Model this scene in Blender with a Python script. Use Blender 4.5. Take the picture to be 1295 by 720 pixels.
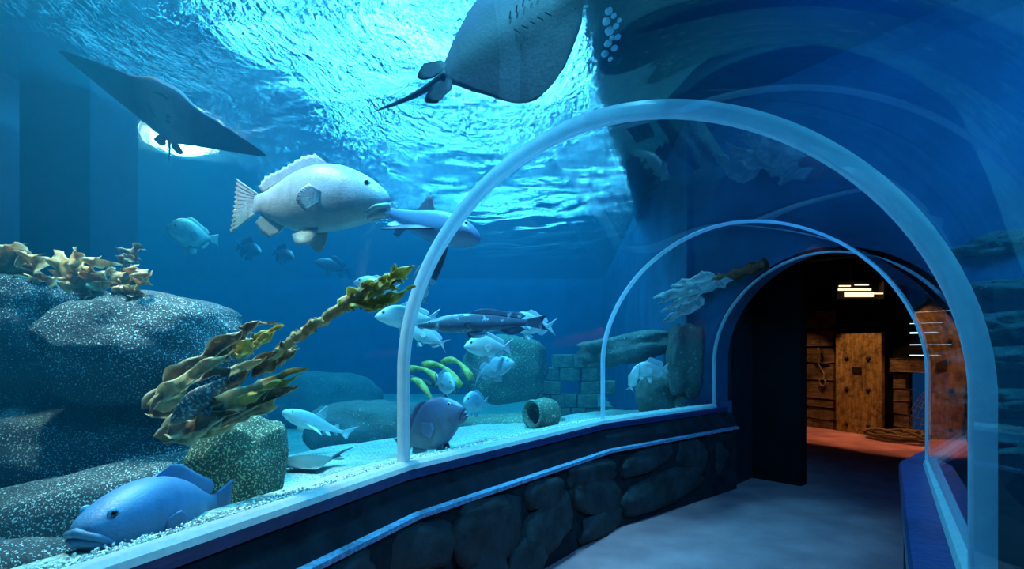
import bpy, bmesh, math, random
import numpy as np
from mathutils import Vector, Matrix, noise

scene = bpy.context.scene
for ob in list(bpy.data.objects):
    bpy.data.objects.remove(ob, do_unlink=True)
COL = scene.collection
RND = random.Random(7)
PI = math.pi

# ------------------------------------------------------------------ camera
F, CX, HY, EYE = 700.0, 647.5, 442.5, 1.58          # focal length (px), centre column, horizon row, eye height
cam_d = bpy.data.cameras.new('camera')
cam_d.sensor_width = 36.0
cam_d.lens = 36.0 * F / 1295.0
cam_d.shift_y = (HY - 360.0) / 1295.0
cam_d.clip_start = 0.05
cam = bpy.data.objects.new('camera', cam_d)
cam.location = (0, 0, EYE)
cam.rotation_euler = (PI / 2, 0, 0)
COL.objects.link(cam)
scene.camera = cam

# ------------------------------------------------------------------ world, exposure, light paths
w = bpy.data.worlds.new('world')
scene.world = w
w.use_nodes = True
w.node_tree.nodes['Background'].inputs[0].default_value = (0.02, 0.05, 0.10, 1)
w.node_tree.nodes['Background'].inputs[1].default_value = 0.05
vs = scene.view_settings
vs.view_transform = 'Standard'
vs.look = 'None'
vs.exposure = 0.0
vs.gamma = 1.0
vs.use_curve_mapping = False
cy = scene.cycles
cy.transparent_max_bounces = 32
cy.max_bounces = 5
cy.diffuse_bounces = 3
cy.glossy_bounces = 3
cy.transmission_bounces = 5
cy.adaptive_threshold = 0.02
cy.volume_bounces = 0
cy.use_denoising = True
cy.caustics_reflective = False
cy.sample_clamp_indirect = 4.0

SURF_Z = 4.0                                          # still water level
LAMPS = []
def area(name, loc, size, power, color, target=None, size_y=None, spread=PI):
    d = bpy.data.lights.new(name, 'AREA')
    d.shape = 'RECTANGLE'
    d.size = size
    d.size_y = size_y or size
    d.energy = power
    d.color = color
    d.spread = spread
    o = bpy.data.objects.new(name, d)
    o.location = loc
    t = Vector(target) if target else Vector(loc) - Vector((0, 0, 1))
    o.rotation_euler = (t - Vector(loc)).to_track_quat('-Z', 'Y').to_euler()
    COL.objects.link(o)
    LAMPS.append(o)
    return o
# flood lamps hung over the open water, then added unseen fill lamps, warm, cyan and blue
for lx, ly, lz, pw in ((-0.3, 8.6, 9.6, 760), (-2.5, 8.4, 9.6, 430), (-4.8, 8.6, 9.6, 40), (-1.2, 13.0, 12.5, 800), (0.2, 19.0, 14.6, 1200), (-3.4, 19.0, 14.6, 300)):
    area('flood_or_fill_light', (lx, ly, lz), 1.4 if lz < 12 else 2.0, pw, (0.13, 0.68, 1.0), (lx, ly - 1.5, 0))
area('flood_or_fill_light', (-2.9, 3.3, 5.4), 0.4, 58, (1.0, 0.88, 0.66), (-1.75, 2.75, 1.2), spread=math.radians(48))  # added unseen warm lamp to brighten the kelp and upper rocks
area('flood_or_fill_light', (-0.5, 2.7, 7.4), 0.8, 300, (0.18, 0.72, 1.0), (-0.1, 4.6, 1.0), spread=math.radians(90))  # added unseen front fill for the fish, arch joints and sill
area('blue_fill_light', (2.7, 1.5, 3.9), 0.8, 120, (0.08, 0.60, 1.0), (2.6, 2.4, 0))  # added unseen lamp that lifts the right-hand water and sealant
area('blue_fill_light', (2.0, 3.0, 3.95), 0.8, 40, (0.03, 0.24, 1.0), (2.2, 5.0, 0))  # added unseen lamp, tints the blocked-off water deep blue

# ------------------------------------------------------------------ helpers
def at(px, py, d):
    """world point seen at this pixel at depth d metres"""
    return Vector(((px - CX) / F * d, d, EYE - (py - HY) / F * d))

def mesh_obj(name, verts, faces, mat=None, parent=None, smooth=True, mats=None, mat_idx=None):
    me = bpy.data.meshes.new(name)
    me.from_pydata([tuple(v) for v in verts], [], [tuple(f) for f in faces])
    me.update()
    for m in (mats or ([mat] if mat else [])):
        me.materials.append(m)
    if mat_idx is not None:
        me.polygons.foreach_set('material_index', mat_idx)
    me.polygons.foreach_set('use_smooth', [smooth] * len(me.polygons))
    o = bpy.data.objects.new(name, me)
    COL.objects.link(o)
    if parent is not None:
        o.parent = parent
    return o

def bm_obj(name, bm, mat=None, parent=None, smooth=False):
    bmesh.ops.recalc_face_normals(bm, faces=bm.faces[:])
    me = bpy.data.meshes.new(name)
    bm.to_mesh(me)
    bm.free()
    if mat:
        me.materials.append(mat)
    me.polygons.foreach_set('use_smooth', [smooth] * len(me.polygons))
    o = bpy.data.objects.new(name, me)
    COL.objects.link(o)
    if parent is not None:
        o.parent = parent
    return o

def tag(o, label=None, cat=None, group=None, kind=None):
    if label: o['label'] = label
    if cat: o['category'] = cat
    if group: o['group'] = group
    if kind: o['kind'] = kind
    return o

def empty(name, loc=(0, 0, 0)):
    o = bpy.data.objects.new(name, None)
    o.location = loc
    COL.objects.link(o)
    return o

def link_copy(o, parent=None):
    c = o.copy()
    COL.objects.link(c)
    if parent is not None:
        c.parent = parent
    return c

def fbm(p, octv=4, h=1.0):
    return noise.fractal(Vector(p), h, 2.0, octv)

# ------------------------------------------------------------------ materials
class NT:
    def __init__(self, name):
        self.m = bpy.data.materials.new(name)
        self.m.use_nodes = True
        self.t = self.m.node_tree
        self.t.nodes.clear()
        self.out = self.t.nodes.new('ShaderNodeOutputMaterial')
    def n(self, kind, **kw):
        nd = self.t.nodes.new(kind)
        for k, v in kw.items():
            if k.startswith('i_'):
                key = k[2:]
                nd.inputs[int(key) if key.isdigit() else key.replace('_', ' ')].default_value = v
            else:
                setattr(nd, k, v)
        return nd
    def l(self, a, b):
        self.t.links.new(a, b)
    def ramp(self, src, stops, interp='LINEAR'):
        r = self.n('ShaderNodeValToRGB')
        r.color_ramp.interpolation = interp
        el = r.color_ramp.elements
        while len(el) < len(stops):
            el.new(0.5)
        for e, (p, c) in zip(el, stops):
            e.position = p
            e.color = (*c, 1) if len(c) == 3 else c
        self.l(src, r.inputs[0])
        return r.outputs[0]
    def coords(self, scale=(1, 1, 1), rot=(0, 0, 0), kind='Object'):
        tc = self.n('ShaderNodeTexCoord')
        mp = self.n('ShaderNodeMapping')
        mp.inputs['Scale'].default_value = scale
        mp.inputs['Rotation'].default_value = rot
        self.l(tc.outputs[kind], mp.inputs[0])
        return mp.outputs[0]
    def noise(self, vec, scale, detail=4, rough=0.5, dist=0.0):
        nz = self.n('ShaderNodeTexNoise')
        nz.inputs['Scale'].default_value = scale
        nz.inputs['Detail'].default_value = detail
        nz.inputs['Roughness'].default_value = rough
        nz.inputs['Distortion'].default_value = dist
        self.l(vec, nz.inputs['Vector'])
        return nz.outputs[0]
    def math(self, op, a, b=None):
        nd = self.n('ShaderNodeMath', operation=op)
        for i, v in enumerate((a, b)):
            if v is None: continue
            if isinstance(v, (int, float)): nd.inputs[i].default_value = v
            else: self.l(v, nd.inputs[i])
        return nd.outputs[0]
    def mix(self, fac, a, b, blend='MIX'):
        nd = self.n('ShaderNodeMix', data_type='RGBA', blend_type=blend)
        if isinstance(fac, (int, float)): nd.inputs[0].default_value = fac
        else: self.l(fac, nd.inputs[0])
        for i, v in ((6, a), (7, b)):
            if isinstance(v, tuple): nd.inputs[i].default_value = (*v[:3], 1)
            else: self.l(v, nd.inputs[i])
        return nd.outputs[2]
    def bump(self, h, strength=0.3, dist=0.02):
        b = self.n('ShaderNodeBump')
        b.inputs['Strength'].default_value = strength
        b.inputs['Distance'].default_value = dist
        self.l(h, b.inputs['Height'])
        return b.outputs[0]
    def principled(self, color, rough=0.6, metal=0.0, spec=0.4, normal=None, **kw):
        p = self.n('ShaderNodeBsdfPrincipled')
        if isinstance(color, tuple): p.inputs['Base Color'].default_value = (*color[:3], 1)
        else: self.l(color, p.inputs['Base Color'])
        if isinstance(rough, (int, float)): p.inputs['Roughness'].default_value = rough
        else: self.l(rough, p.inputs['Roughness'])
        p.inputs['Metallic'].default_value = metal
        p.inputs['Specular IOR Level'].default_value = spec
        if normal is not None: self.l(normal, p.inputs['Normal'])
        for k, v in kw.items():
            p.inputs[k.replace('_', ' ')].default_value = v
        return p.outputs[0]
    def done(self, sh):
        self.l(sh, self.out.inputs['Surface'])
        return self.m

def simple(name, col, rough=0.6, metal=0.0, spec=0.4, var=0.25, vscale=8, bump=0.0, bscale=40, stretch=(1, 1, 1)):
    t = NT(name)
    v = t.coords(stretch)
    nz = t.noise(v, vscale, 5, 0.6)
    lo = tuple(c * (1 - var) for c in col)
    hi = tuple(min(1, c * (1 + var)) for c in col)
    c = t.ramp(nz, [(0.3, lo), (0.7, hi)])
    nrm = t.bump(t.noise(v, bscale, 4, 0.6), bump, 0.01) if bump else None
    return t.done(t.principled(c, rough, metal, spec, nrm))

def emit(name, col, s):
    t = NT(name)
    e = t.n('ShaderNodeEmission')
    e.inputs[0].default_value = (*col, 1)
    e.inputs[1].default_value = s
    return t.done(e.outputs[0])

def acrylic(name, tint, reflect=1.0):
    t = NT(name)
    lw = t.n('ShaderNodeLayerWeight')
    lw.inputs[0].default_value = 0.5
    f = t.math('POWER', lw.outputs['Facing'], 5.0)
    f = t.math('MULTIPLY_ADD', f, 0.9 * reflect)
    f.node.inputs[2].default_value = 0.018 * reflect
    tr = t.n('ShaderNodeBsdfTransparent')
    tr.inputs[0].default_value = (*tint, 1)
    gl = t.n('ShaderNodeBsdfGlossy')
    gl.inputs['Roughness'].default_value = 0.015
    gl.inputs['Color'].default_value = (0.95, 0.97, 1, 1)
    mx = t.n('ShaderNodeMixShader')
    t.l(f, mx.inputs[0]); t.l(tr.outputs[0], mx.inputs[1]); t.l(gl.outputs[0], mx.inputs[2])
    return t.done(mx.outputs[0])

M = {}
M['acrylic'] = acrylic('clear_acrylic', (0.97, 0.99, 1.0))
M['acrylic_out'] = acrylic('clear_acrylic_outside', (0.97, 0.99, 1.0), 0.0)

def joint_mat():
    t = NT('acrylic_joint')
    v = t.coords()
    nz = t.noise(v, 14, 4, 0.6)
    c = t.ramp(nz, [(0.3, (0.56, 0.78, 0.90)), (0.7, (0.72, 0.88, 0.96))])
    df = t.principled(c, 0.25, 0, 0.5)
    tl = t.n('ShaderNodeBsdfTranslucent')
    t.l(c, tl.inputs[0])
    mx = t.n('ShaderNodeMixShader')
    mx.inputs[0].default_value = 0.55
    t.l(df, mx.inputs[1]); t.l(tl.outputs[0], mx.inputs[2])
    return t.done(mx.outputs[0])
M['joint'] = joint_mat()
def seal_mat():
    t = NT('white_sealant')
    v = t.coords()
    nz = t.noise(v, 30, 5, 0.7)
    c = t.ramp(nz, [(0.3, (0.62, 0.80, 0.86)), (0.6, (0.85, 0.95, 0.97))])
    df = t.principled(c, 0.4, 0, 0.5, t.bump(nz, 0.3, 0.004))
    tl = t.n('ShaderNodeBsdfTranslucent'); t.l(c, tl.inputs[0])
    mx = t.n('ShaderNodeMixShader'); mx.inputs[0].default_value = 0.5
    t.l(df, mx.inputs[1]); t.l(tl.outputs[0], mx.inputs[2])
    return t.done(mx.outputs[0])
M['seal'] = seal_mat()
M['blue_cap'] = simple('blue_gelcoat', (0.012, 0.045, 0.15), 0.28, 0, 0.6, 0.3, 6, 0.35, 24)
M['dark_fascia'] = simple('dark_fascia', (0.010, 0.013, 0.022), 0.6, 0, 0.2, 0.4, 9, 0.2)
M['rail'] = simple('pale_blue_rail', (0.16, 0.30, 0.48), 0.55, 0, 0.4, 0.5, 40, 0.6, 90)
M['wall_rock'] = simple('tunnel_rock_mortar', (0.014, 0.020, 0.030), 0.85, 0, 0.15, 0.5, 6, 0.6, 18)
M['wall_stone'] = simple('tunnel_stone', (0.030, 0.036, 0.045), 0.75, 0, 0.3, 0.55, 5, 0.6, 22)
M['black'] = simple('black_paint', (0.006, 0.007, 0.009), 0.7, 0, 0.15, 0.3, 5)
M['navy_wall'] = simple('navy_tank_wall', (0.02, 0.10, 0.20), 0.8, 0, 0.1, 0.35, 1.2)
M['dark_pillar'] = simple('dark_pillar_paint', (0.006, 0.02, 0.05), 0.8, 0, 0.1, 0.3, 2)
M['jamb'] = simple('dark_jamb', (0.012, 0.018, 0.028), 0.55, 0, 0.3, 0.3, 4)

def carpet():
    t = NT('grey_carpet')
    v = t.coords()
    n1 = t.noise(v, 160, 4, 0.7)
    n2 = t.noise(v, 2.2, 4, 0.55)
    c = t.ramp(n1, [(0.30, (0.26, 0.10, 0.115)), (0.68, (0.88, 0.37, 0.40))])
    c2 = t.ramp(n2, [(0.35, (0.68, 0.68, 0.72)), (0.65, (1, 1, 1))])
    return t.done(t.principled(t.mix(1.0, c, c2, 'MULTIPLY'), 0.95, 0, 0.1, t.bump(n1, 0.6, 0.01)))
M['carpet'] = carpet()

def speckle_rock(name, base, base2, speck, amount=0.62, sc=70):
    t = NT(name)
    v = t.coords()
    n1 = t.noise(v, 3.0, 6, 0.6)
    c = t.ramp(n1, [(0.3, base), (0.7, base2)])
    n2 = t.noise(v, sc, 2, 0.6)
    n3 = t.noise(v, 2.0, 3, 0.5)
    k = t.math('ADD', n2, t.math('MULTIPLY', n3, 0.22))
    k = t.math('SUBTRACT', k, 0.11)
    fac = t.ramp(k, [(amount - 0.03, (0, 0, 0)), (amount + 0.02, (1, 1, 1))])
    c = t.mix(fac, c, speck)
    h = t.math('ADD', t.noise(v, 22, 6, 0.7), t.math('MULTIPLY', n2, 0.5))
    return t.done(t.principled(c, 0.75, 0, 0.3, t.bump(h, 0.7, 0.03)))
M['boulder'] = speckle_rock('speckled_boulder', (0.012, 0.025, 0.04), (0.04, 0.065, 0.085), (0.50, 0.68, 0.74), 0.625, 110)
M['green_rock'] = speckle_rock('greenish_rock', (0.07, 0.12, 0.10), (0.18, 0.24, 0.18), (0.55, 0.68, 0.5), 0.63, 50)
M['shaded_green_rock'] = speckle_rock('shaded_speckled_rock', (0.02, 0.05, 0.045), (0.07, 0.12, 0.09), (0.50, 0.62, 0.42), 0.60, 100)  # darker copy of the greenish rock, its shade put into the colour
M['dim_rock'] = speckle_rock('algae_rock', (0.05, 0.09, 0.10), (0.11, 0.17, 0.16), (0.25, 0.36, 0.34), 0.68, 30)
def sand():
    t = NT('coral_sand')
    v = t.coords()
    n1 = t.noise(v, 60, 3, 0.7)
    n2 = t.noise(v, 2.5, 4, 0.6)
    c = t.ramp(n1, [(0.34, (0.16, 0.26, 0.25)), (0.64, (0.66, 0.80, 0.76))])
    c2 = t.ramp(n2, [(0.3, (0.65, 0.7, 0.7)), (0.7, (1, 1, 1))])
    return t.done(t.principled(t.mix(1, c, c2, 'MULTIPLY'), 0.9, 0, 0.2, t.bump(n1, 0.8, 0.02)))
M['sand'] = sand()

# ------------------------------------------------------------------ tunnel geometry
W_T, STEM, RISE, NEXP, SILL = 2.39, 0.507, 1.05, 1.913, 0.95
RINGS = [((-1.94, -1.29), 17.0), ((-1.52, 0.87), 28.0), ((-0.586, 3.0), 39.8), ((0.7875, 4.89), 50.0), ((2.25, 6.2), 58.7)]
def rdir(i):
    a = math.radians(RINGS[i][1])
    return Vector((math.cos(a), -math.sin(a), 0))        # from the left foot to the right foot
def rnrm(i):
    a = math.radians(RINGS[i][1])
    return Vector((math.sin(a), math.cos(a), 0))         # down the tunnel
def lfoot(i):
    return Vector((*RINGS[i][0], 0))
NSEC = 56
def section():
    """(u across, z above the sill, outward normal u, z) round the arch"""
    pts = [(-W_T / 2, z) for z in np.linspace(-0.03, STEM, 6)[:-1]]
    for t in np.linspace(PI, 0, NSEC):
        c, s = math.cos(t), math.sin(t)
        pts.append((W_T / 2 * math.copysign(abs(c) ** (2 / NEXP), c), STEM + RISE * abs(s) ** (2 / NEXP)))
    pts += [(W_T / 2, z) for z in np.linspace(STEM, -0.03, 6)[1:]]
    out = []
    for k, (u, z) in enumerate(pts):
        a, b = pts[max(k - 1, 0)], pts[min(k + 1, len(pts) - 1)]
        tu, tz = b[0] - a[0], b[1] - a[1]
        L = math.hypot(tu, tz)
        out.append((u, z, -tz / L, tu / L))
    return out
SEC = section()
def ring_pt(i, k, off, along=0.0):
    u, z, nu, nz = SEC[k]
    return lfoot(i) + rdir(i) * (u + nu * off + W_T / 2) + rnrm(i) * along + Vector((0, 0, SILL + z + nz * off))

# ------------------------------------------------------------------ acrylic panels and joints
for i in range(len(RINGS) - 1):
    vs_, fs, mi = [], [], []
    K = len(SEC)
    for off in (-0.022, 0.03):
        for j in (i, i + 1):
            al = 0.02 if j == i else -0.02
            for k in range(K):
                vs_.append(ring_pt(j, k, off, al))
    A, B, C_, D = 0, K, 2 * K, 3 * K
    for k in range(K - 1):
        fs.append((A + k, A + k + 1, B + k + 1, B + k)); mi.append(0)
        fs.append((C_ + k, D + k, D + k + 1, C_ + k + 1)); mi.append(1)
    o = mesh_obj('window_%d' % (i + 1), vs_, fs, mats=[M['acrylic'], M['acrylic_out']], mat_idx=mi)
    tag(o, 'clear curved acrylic panel arching over the walkway, section %d of the tunnel' % (i + 1), None, None, 'structure')

def joint_profile(w_, out):
    return [(-w_, -0.022), (-w_, out), (w_, out), (w_, -0.022), (w_ * .78, -0.030), (w_ * .42, -0.031),
            (w_ * .16, -0.023), (-w_ * .16, -0.023), (-w_ * .42, -0.031), (-w_ * .78, -0.030)]
for i in range(1, len(RINGS)):
    PROF = joint_profile(0.022, 0.030 if i < 3 else -0.012)
    vs_, fs = [], []
    K, Q = len(SEC), len(PROF)
    for k in range(K):
        for (al, off) in PROF:
            vs_.append(ring_pt(i, k, off, al))
    for k in range(K - 1):
        for q in range(Q):
            q2 = (q + 1) % Q
            fs.append((k * Q + q, k * Q + q2, (k + 1) * Q + q2, (k + 1) * Q + q))
    fs.append(tuple(range(Q))); fs.append(tuple(range((K - 1) * Q, K * Q))[::-1])
    o = mesh_obj('trim_%d' % i, vs_, fs, M['joint'])
    tag(o, 'pale blue acrylic joint strip following the arch', None, None, 'structure')

# ------------------------------------------------------------------ parapets
def sweep(name, side, profile, mat, parent=None, i0=0, i1=None, closed=True, sub=1, smooth=False, ext=0.0):
    """profile [(inward offset, z)] swept along the left (0) or right (1) feet"""
    i1 = len(RINGS) - 1 if i1 is None else i1
    vs_, fs = [], []
    rows = []
    for i in range(i0, i1 + 1):
        foot = lfoot(i) + (rdir(i) * W_T if side else Vector())
        inw = rdir(i) * (-1 if side else 1)
        if i == i1 and ext:
            foot = foot + rnrm(i) * ext
        rows.append([foot + inw * o_ + Vector((0, 0, z)) for (o_, z) in profile])
    for r in rows: vs_ += r
    Q = len(profile)
    for r in range(len(rows) - 1):
        for q in range(Q if closed else Q - 1):
            q2 = (q + 1) % Q
            fs.append((r * Q + q, r * Q + q2, (r + 1) * Q + q2, (r + 1) * Q + q))
    if closed:
        fs.append(tuple(range(Q))); fs.append(tuple(range((len(rows) - 1) * Q, len(rows) * Q))[::-1])
    o = mesh_obj(name, vs_, fs, mat, parent, smooth)
    bm = bmesh.new(); bm.from_mesh(o.data); bmesh.ops.recalc_face_normals(bm, faces=bm.faces[:]); bm.to_mesh(o.data); bm.free()
    return o
wl = sweep('wall_left', 0, [(0.085, 0.0), (0.095, 0.69), (0.02, 0.87), (-0.30, 0.87), (-0.30, 0.0)], M['wall_rock'], ext=0.3)
tag(wl, 'dark rock parapet under the acrylic on the tank side with the sand', None, None, 'structure')
sweep('cap', 0, [(0.042, 0.880), (0.046, 0.932), (0.04, 0.936), (-0.02, 0.936), (-0.02, 0.880)], M['blue_cap'], wl, ext=0.2)
sweep('sealant', 0, [(0.054, 0.934), (0.052, 0.960), (0.03, 0.974), (-0.015, 0.974), (-0.015, 0.934)], M['seal'], wl)
sweep('ledge', 0, [(-0.02, 0.86), (-0.02, 0.934), (-0.30, 0.925), (-0.30, 0.86)], M['sand'], wl)
sweep('fascia', 0, [(0.02, 0.865), (0.088, 0.715), (0.07, 0.71), (0.0, 0.86)], M['dark_fascia'], wl, ext=0.28)
sweep('rail', 0, [(0.075, 0.685), (0.135, 0.688), (0.135, 0.712), (0.075, 0.716)], M['rail'], wl, ext=0.28)
wr = sweep('wall_right', 1, [(0.135, 0.0), (0.135, 0.88), (-0.30, 0.88), (-0.30, 0.0)], M['black'], ext=0.3)
tag(wr, 'dark parapet with a blue cap beside the arch foot', None, None, 'structure')
sweep('cap', 1, [(0.150, 0.83), (0.158, 0.84), (0.158, 0.925), (0.148, 0.94), (-0.035, 0.94), (-0.035, 0.83)], M['blue_cap'], wr, ext=0.28)
sweep('sealant', 1, [(0.046, 0.935), (0.036, 0.965), (0.004, 0.985), (-0.018, 0.975), (-0.018, 0.935)], M['seal'], wr)

# big stones set in the left parapet, each one its own piece
def stone_mesh(seed, sub=3, amp=0.22, freq=1.6):
    bm = bmesh.new()
    bmesh.ops.create_icosphere(bm, subdivisions=sub, radius=1.0)
    off = Vector((seed * 3.7, seed * 1.9, seed * 5.3))
    for v in bm.verts:
        c = v.co.copy()
        m = max(abs(c.x), abs(c.y), abs(c.z))
        c = c.lerp(c / m * 0.85, 0.55)                   # boulder, not ball
        v.co = c * (1 + amp * noise.noise(c * freq + off) + amp * 0.4 * noise.noise(c * freq * 3 + off))
    return bm
def on_left_wall(px, py, off=0.09):
    """where the pixel's ray meets the left parapet face"""
    d = Vector(((px - CX) / F, 1, -(py - HY) / F))
    best = None
    for i in range(len(RINGS) - 1):
        a = lfoot(i) + rdir(i) * off; b = lfoot(i + 1) + rdir(i + 1) * off
        if i == len(RINGS) - 2: b = b + (b - a).normalized() * 0.5
        e = b - a
        den = d.x * e.y - d.y * e.x
        t = (a.x * e.y - a.y * e.x) / den
        s = (a.x * d.y - a.y * d.x) / den
        if -0.01 <= s <= 1.01 and t > 0:
            best = (d * t + Vector((0, 0, EYE)), e.normalized(), t)
    return best
STONES = [(575, 660, 625, 716, 8), (662, 724, 626, 700, -14), (664, 712, 588, 628, 4), (716, 792, 598, 652, 20), (716, 782, 562, 596, 6),
          (790, 892, 594, 640, -4), (782, 850, 560, 592, -6), (852, 896, 548, 590, 10), (897, 922, 540, 606, 0), (924, 950, 534, 600, 4),
          (470, 572, 656, 722, 10), (380, 468, 690, 760, -6), (576, 640, 596, 622, 0), (640, 690, 700, 760, 0), (560, 640, 718, 790, 0), (730, 790, 655, 690, 0)]
for s_i, (x0, x1, y0, y1, tw) in enumerate(STONES):
    cxp, cyp = (x0 + x1) / 2, (y0 + y1) / 2
    hit = on_left_wall(cxp, cyp)
    l, r = on_left_wall(x0, cyp), on_left_wall(x1, cyp)
    if not (hit and l and r): continue
    p, e, t = hit
    sx = (r[0] - l[0]).length / 2
    sz = (y1 - y0) / F * t / 2
    bm = stone_mesh(s_i + 1, 3, 0.20)
    nrm = Vector((e.y, -e.x, 0))
    R = Matrix((e, nrm, Vector((0, 0, 1)))).transposed() @ Matrix.Rotation(math.radians(tw), 3, 'Y')
    zc = max(p.z, sz * 0.95)
    for v in bm.verts:
        q = R @ Vector((v.co.x * sx * 1.08, v.co.y * 0.055, v.co.z * sz * 1.06))
        v.co = Vector((p.x, p.y, min(zc, 0.66 - sz * 0.9) if zc + sz > 0.68 else zc)) + q
    bm_obj('stone', bm, M['wall_stone'], wl, True)
def tube(name, pts, rad, mat, parent=None, sides=8, cap=True, smooth=True):
    vs_, fs = [], []
    n = len(pts)
    up = Vector((0.13, 0.21, 0.97)).normalized()
    for k, p in enumerate(pts):
        p = Vector(p)
        tg = (Vector(pts[min(k + 1, n - 1)]) - Vector(pts[max(k - 1, 0)])).normalized()
        a = tg.cross(up)
        if a.length < 1e-3: a = tg.cross(Vector((1, 0, 0)))
        a.normalize(); b = tg.cross(a)
        r_ = rad[k] if isinstance(rad, (list, tuple)) else rad
        for q in range(sides):
            an = 2 * PI * q / sides
            vs_.append(p + a * r_ * math.cos(an) + b * r_ * math.sin(an))
    for k in range(n - 1):
        for q in range(sides):
            q2 = (q + 1) % sides
            fs.append((k * sides + q, k * sides + q2, (k + 1) * sides + q2, (k + 1) * sides + q))
    if cap:
        fs.append(tuple(range(sides))[::-1]); fs.append(tuple(range((n - 1) * sides, n * sides)))
    return mesh_obj(name, vs_, fs, mat, parent, smooth)
# ------------------------------------------------------------------ floor, end wall, tank shell
def prism(name, poly, z0, z1, mat, parent=None):
    n = len(poly)
    vs_ = [(x, y, z0) for x, y in poly] + [(x, y, z1) for x, y in poly]
    fs = [tuple(range(n))[::-1], tuple(range(n, 2 * n))]
    fs += [(k, (k + 1) % n, n + (k + 1) % n, n + k) for k in range(n)]
    o = mesh_obj(name, vs_, fs, mat, parent, False)
    bm = bmesh.new(); bm.from_mesh(o.data); bmesh.ops.recalc_face_normals(bm, faces=bm.faces[:]); bm.to_mesh(o.data); bm.free()
    return o
def wall_seg(name, a, b, z0, z1, th, mat, parent=None):
    a, b = Vector((*a, 0)), Vector((*b, 0))
    e = (b - a).normalized(); n = Vector((-e.y, e.x, 0)) * th
    return prism(name, [(a.x, a.y), (b.x, b.y), (b.x + n.x, b.y + n.y), (a.x + n.x, a.y + n.y)], z0, z1, mat, parent)

last = len(RINGS) - 1
nE, rE = rnrm(last), rdir(last)
PE = lfoot(last) + nE * 0.30                            # left foot at the end wall
QE = PE + rE * W_T
left_path = [lfoot(i).to_2d() for i in range(len(RINGS))]
right_path = [(lfoot(i) + rdir(i) * W_T).to_2d() for i in range(len(RINGS))]
poly = [tuple(p) for p in left_path] + [(PE.x, PE.y), (3.0, 7.0), (3.4, 12.9), (5.6, 13.2), (8.6, 7.6), (7.0, 4.4), (QE.x, QE.y)] + [tuple(p) for p in right_path[::-1]]
fl = prism('floor', poly, -0.06, 0.0, M['carpet'])
tag(fl, 'grey carpet walkway running through the tunnel into the dark room', None, None, 'structure')

def end_wall():
    K = len(SEC)
    vs_, fs = [], []
    cu, cz = 0.0, 0.6
    U0, U1, Z0, Z1 = -W_T / 2 - 0.36, W_T / 2 + 3.2, -0.95, 3.6
    for al in (0.03, 0.30):
        for k in range(K):
            u, z, nu, nz = SEC[k]
            vs_.append(ring_pt(last, k, 0.03, al))
        for k in range(K):
            u, z, nu, nz = SEC[k]
            du, dz = u - cu, z - cz
            s = 1e9
            if du < 0: s = min(s, (U0 - cu) / du)
            if du > 0: s = min(s, (U1 - cu) / du)
            if dz < 0: s = min(s, (Z0 - cz) / dz)
            if dz > 0: s = min(s, (Z1 - cz) / dz)
            if du < 0 and dz < 0: s = (U0 - cu) / du; 
            uu, zz = cu + du * s, cz + dz * s
            vs_.append(lfoot(last) + rE * (uu + W_T / 2) + nE * al + Vector((0, 0, SILL + zz)))
    for b in (0, 2 * K):
        for k in range(K - 1):
            q = (b + k, b + K + k, b + K + k + 1, b + k + 1)
            fs.append(q if b == 0 else q[::-1])
    for k in range(K - 1):
        fs.append((k, k + 1, 2 * K + k + 1, 2 * K + k))
        fs.append((K + k, 3 * K + k, 3 * K + k + 1, K + k + 1))
    o = mesh_obj('wall_end', vs_, fs, M['navy_wall'], None, False)
    return o
we = end_wall()
for nm, a, b in (('wall_end_foot', PE - rE * 0.40, PE + rE * 0.03), ('wall_end_foot_right', QE - rE * 0.03, QE + rE * 3.4)):
    tag(wall_seg(nm, (a - nE * 0.01).to_2d(), (b - nE * 0.01).to_2d(), -1.0, 1.0, -0.22, M['navy_wall']), 'dark blue foot of the tank end wall', None, None, 'structure')
tag(we, 'dark blue end wall of the tank around the last arch', None, None, 'structure')
# corridor beyond the last arch: left return wall, door jamb, dark room shell
wc = wall_seg('wall_corridor', (PE.x + 0.02, PE.y + 0.02), (2.96, 6.82), 0, 3.35, 0.12, M['jamb'])
tag(wc, 'dark corridor wall just past the last arch', None, None, 'structure')
dj = Vector((0.67, -0.74, 0)).normalized()
wj = wall_seg('wall_jamb', (2.96, 6.82), (2.96 + dj.x * 0.57, 6.82 + dj.y * 0.57), 0, 3.35, 0.16, M['black'])
tag(wj, 'black door jamb standing in front of the timber room', None, None, 'structure')
wj2 = wall_seg('wall_jamb_right', (2.96 + dj.x * 1.95, 6.82 + dj.y * 1.95), (2.96 + dj.x * 3.3, 6.82 + dj.y * 3.3), 0, 3.35, 0.16, M['black'])
tag(wj2, 'black jamb on the parapet side of the doorway', None, None, 'structure')
wlint = wall_seg('wall_lintel', (2.96 + dj.x * 0.57, 6.82 + dj.y * 0.57), (2.96 + dj.x * 1.95, 6.82 + dj.y * 1.95), 2.6, 3.35, 0.16, M['black'])
tag(wlint, 'black lintel above the doorway to the timber room', None, None, 'structure')
rp = [(PE.x - 0.1, PE.y - 0.1), (2.6, 6.9), (3.2, 13.2), (5.8, 13.5), (9.0, 7.6), (7.2, 4.0), (QE.x + 0.1, QE.y - 0.1)]
rc = prism('ceiling', rp, 3.36, 3.46, M['black'])
tag(rc, 'black ceiling over the timber room', None, None, 'structure')
for nm, a, b in (('wall_room_left', (2.7, 6.85), (3.25, 13.1)), ('wall_room_back', (3.25, 13.1), (5.75, 13.4)), ('wall_room_right', (8.9, 7.6), (7.1, 4.1))):
    tag(wall_seg(nm, a, b, 0, 3.36, -0.1, M['black']), 'black wall closing the timber room', None, None, 'structure')
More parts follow.
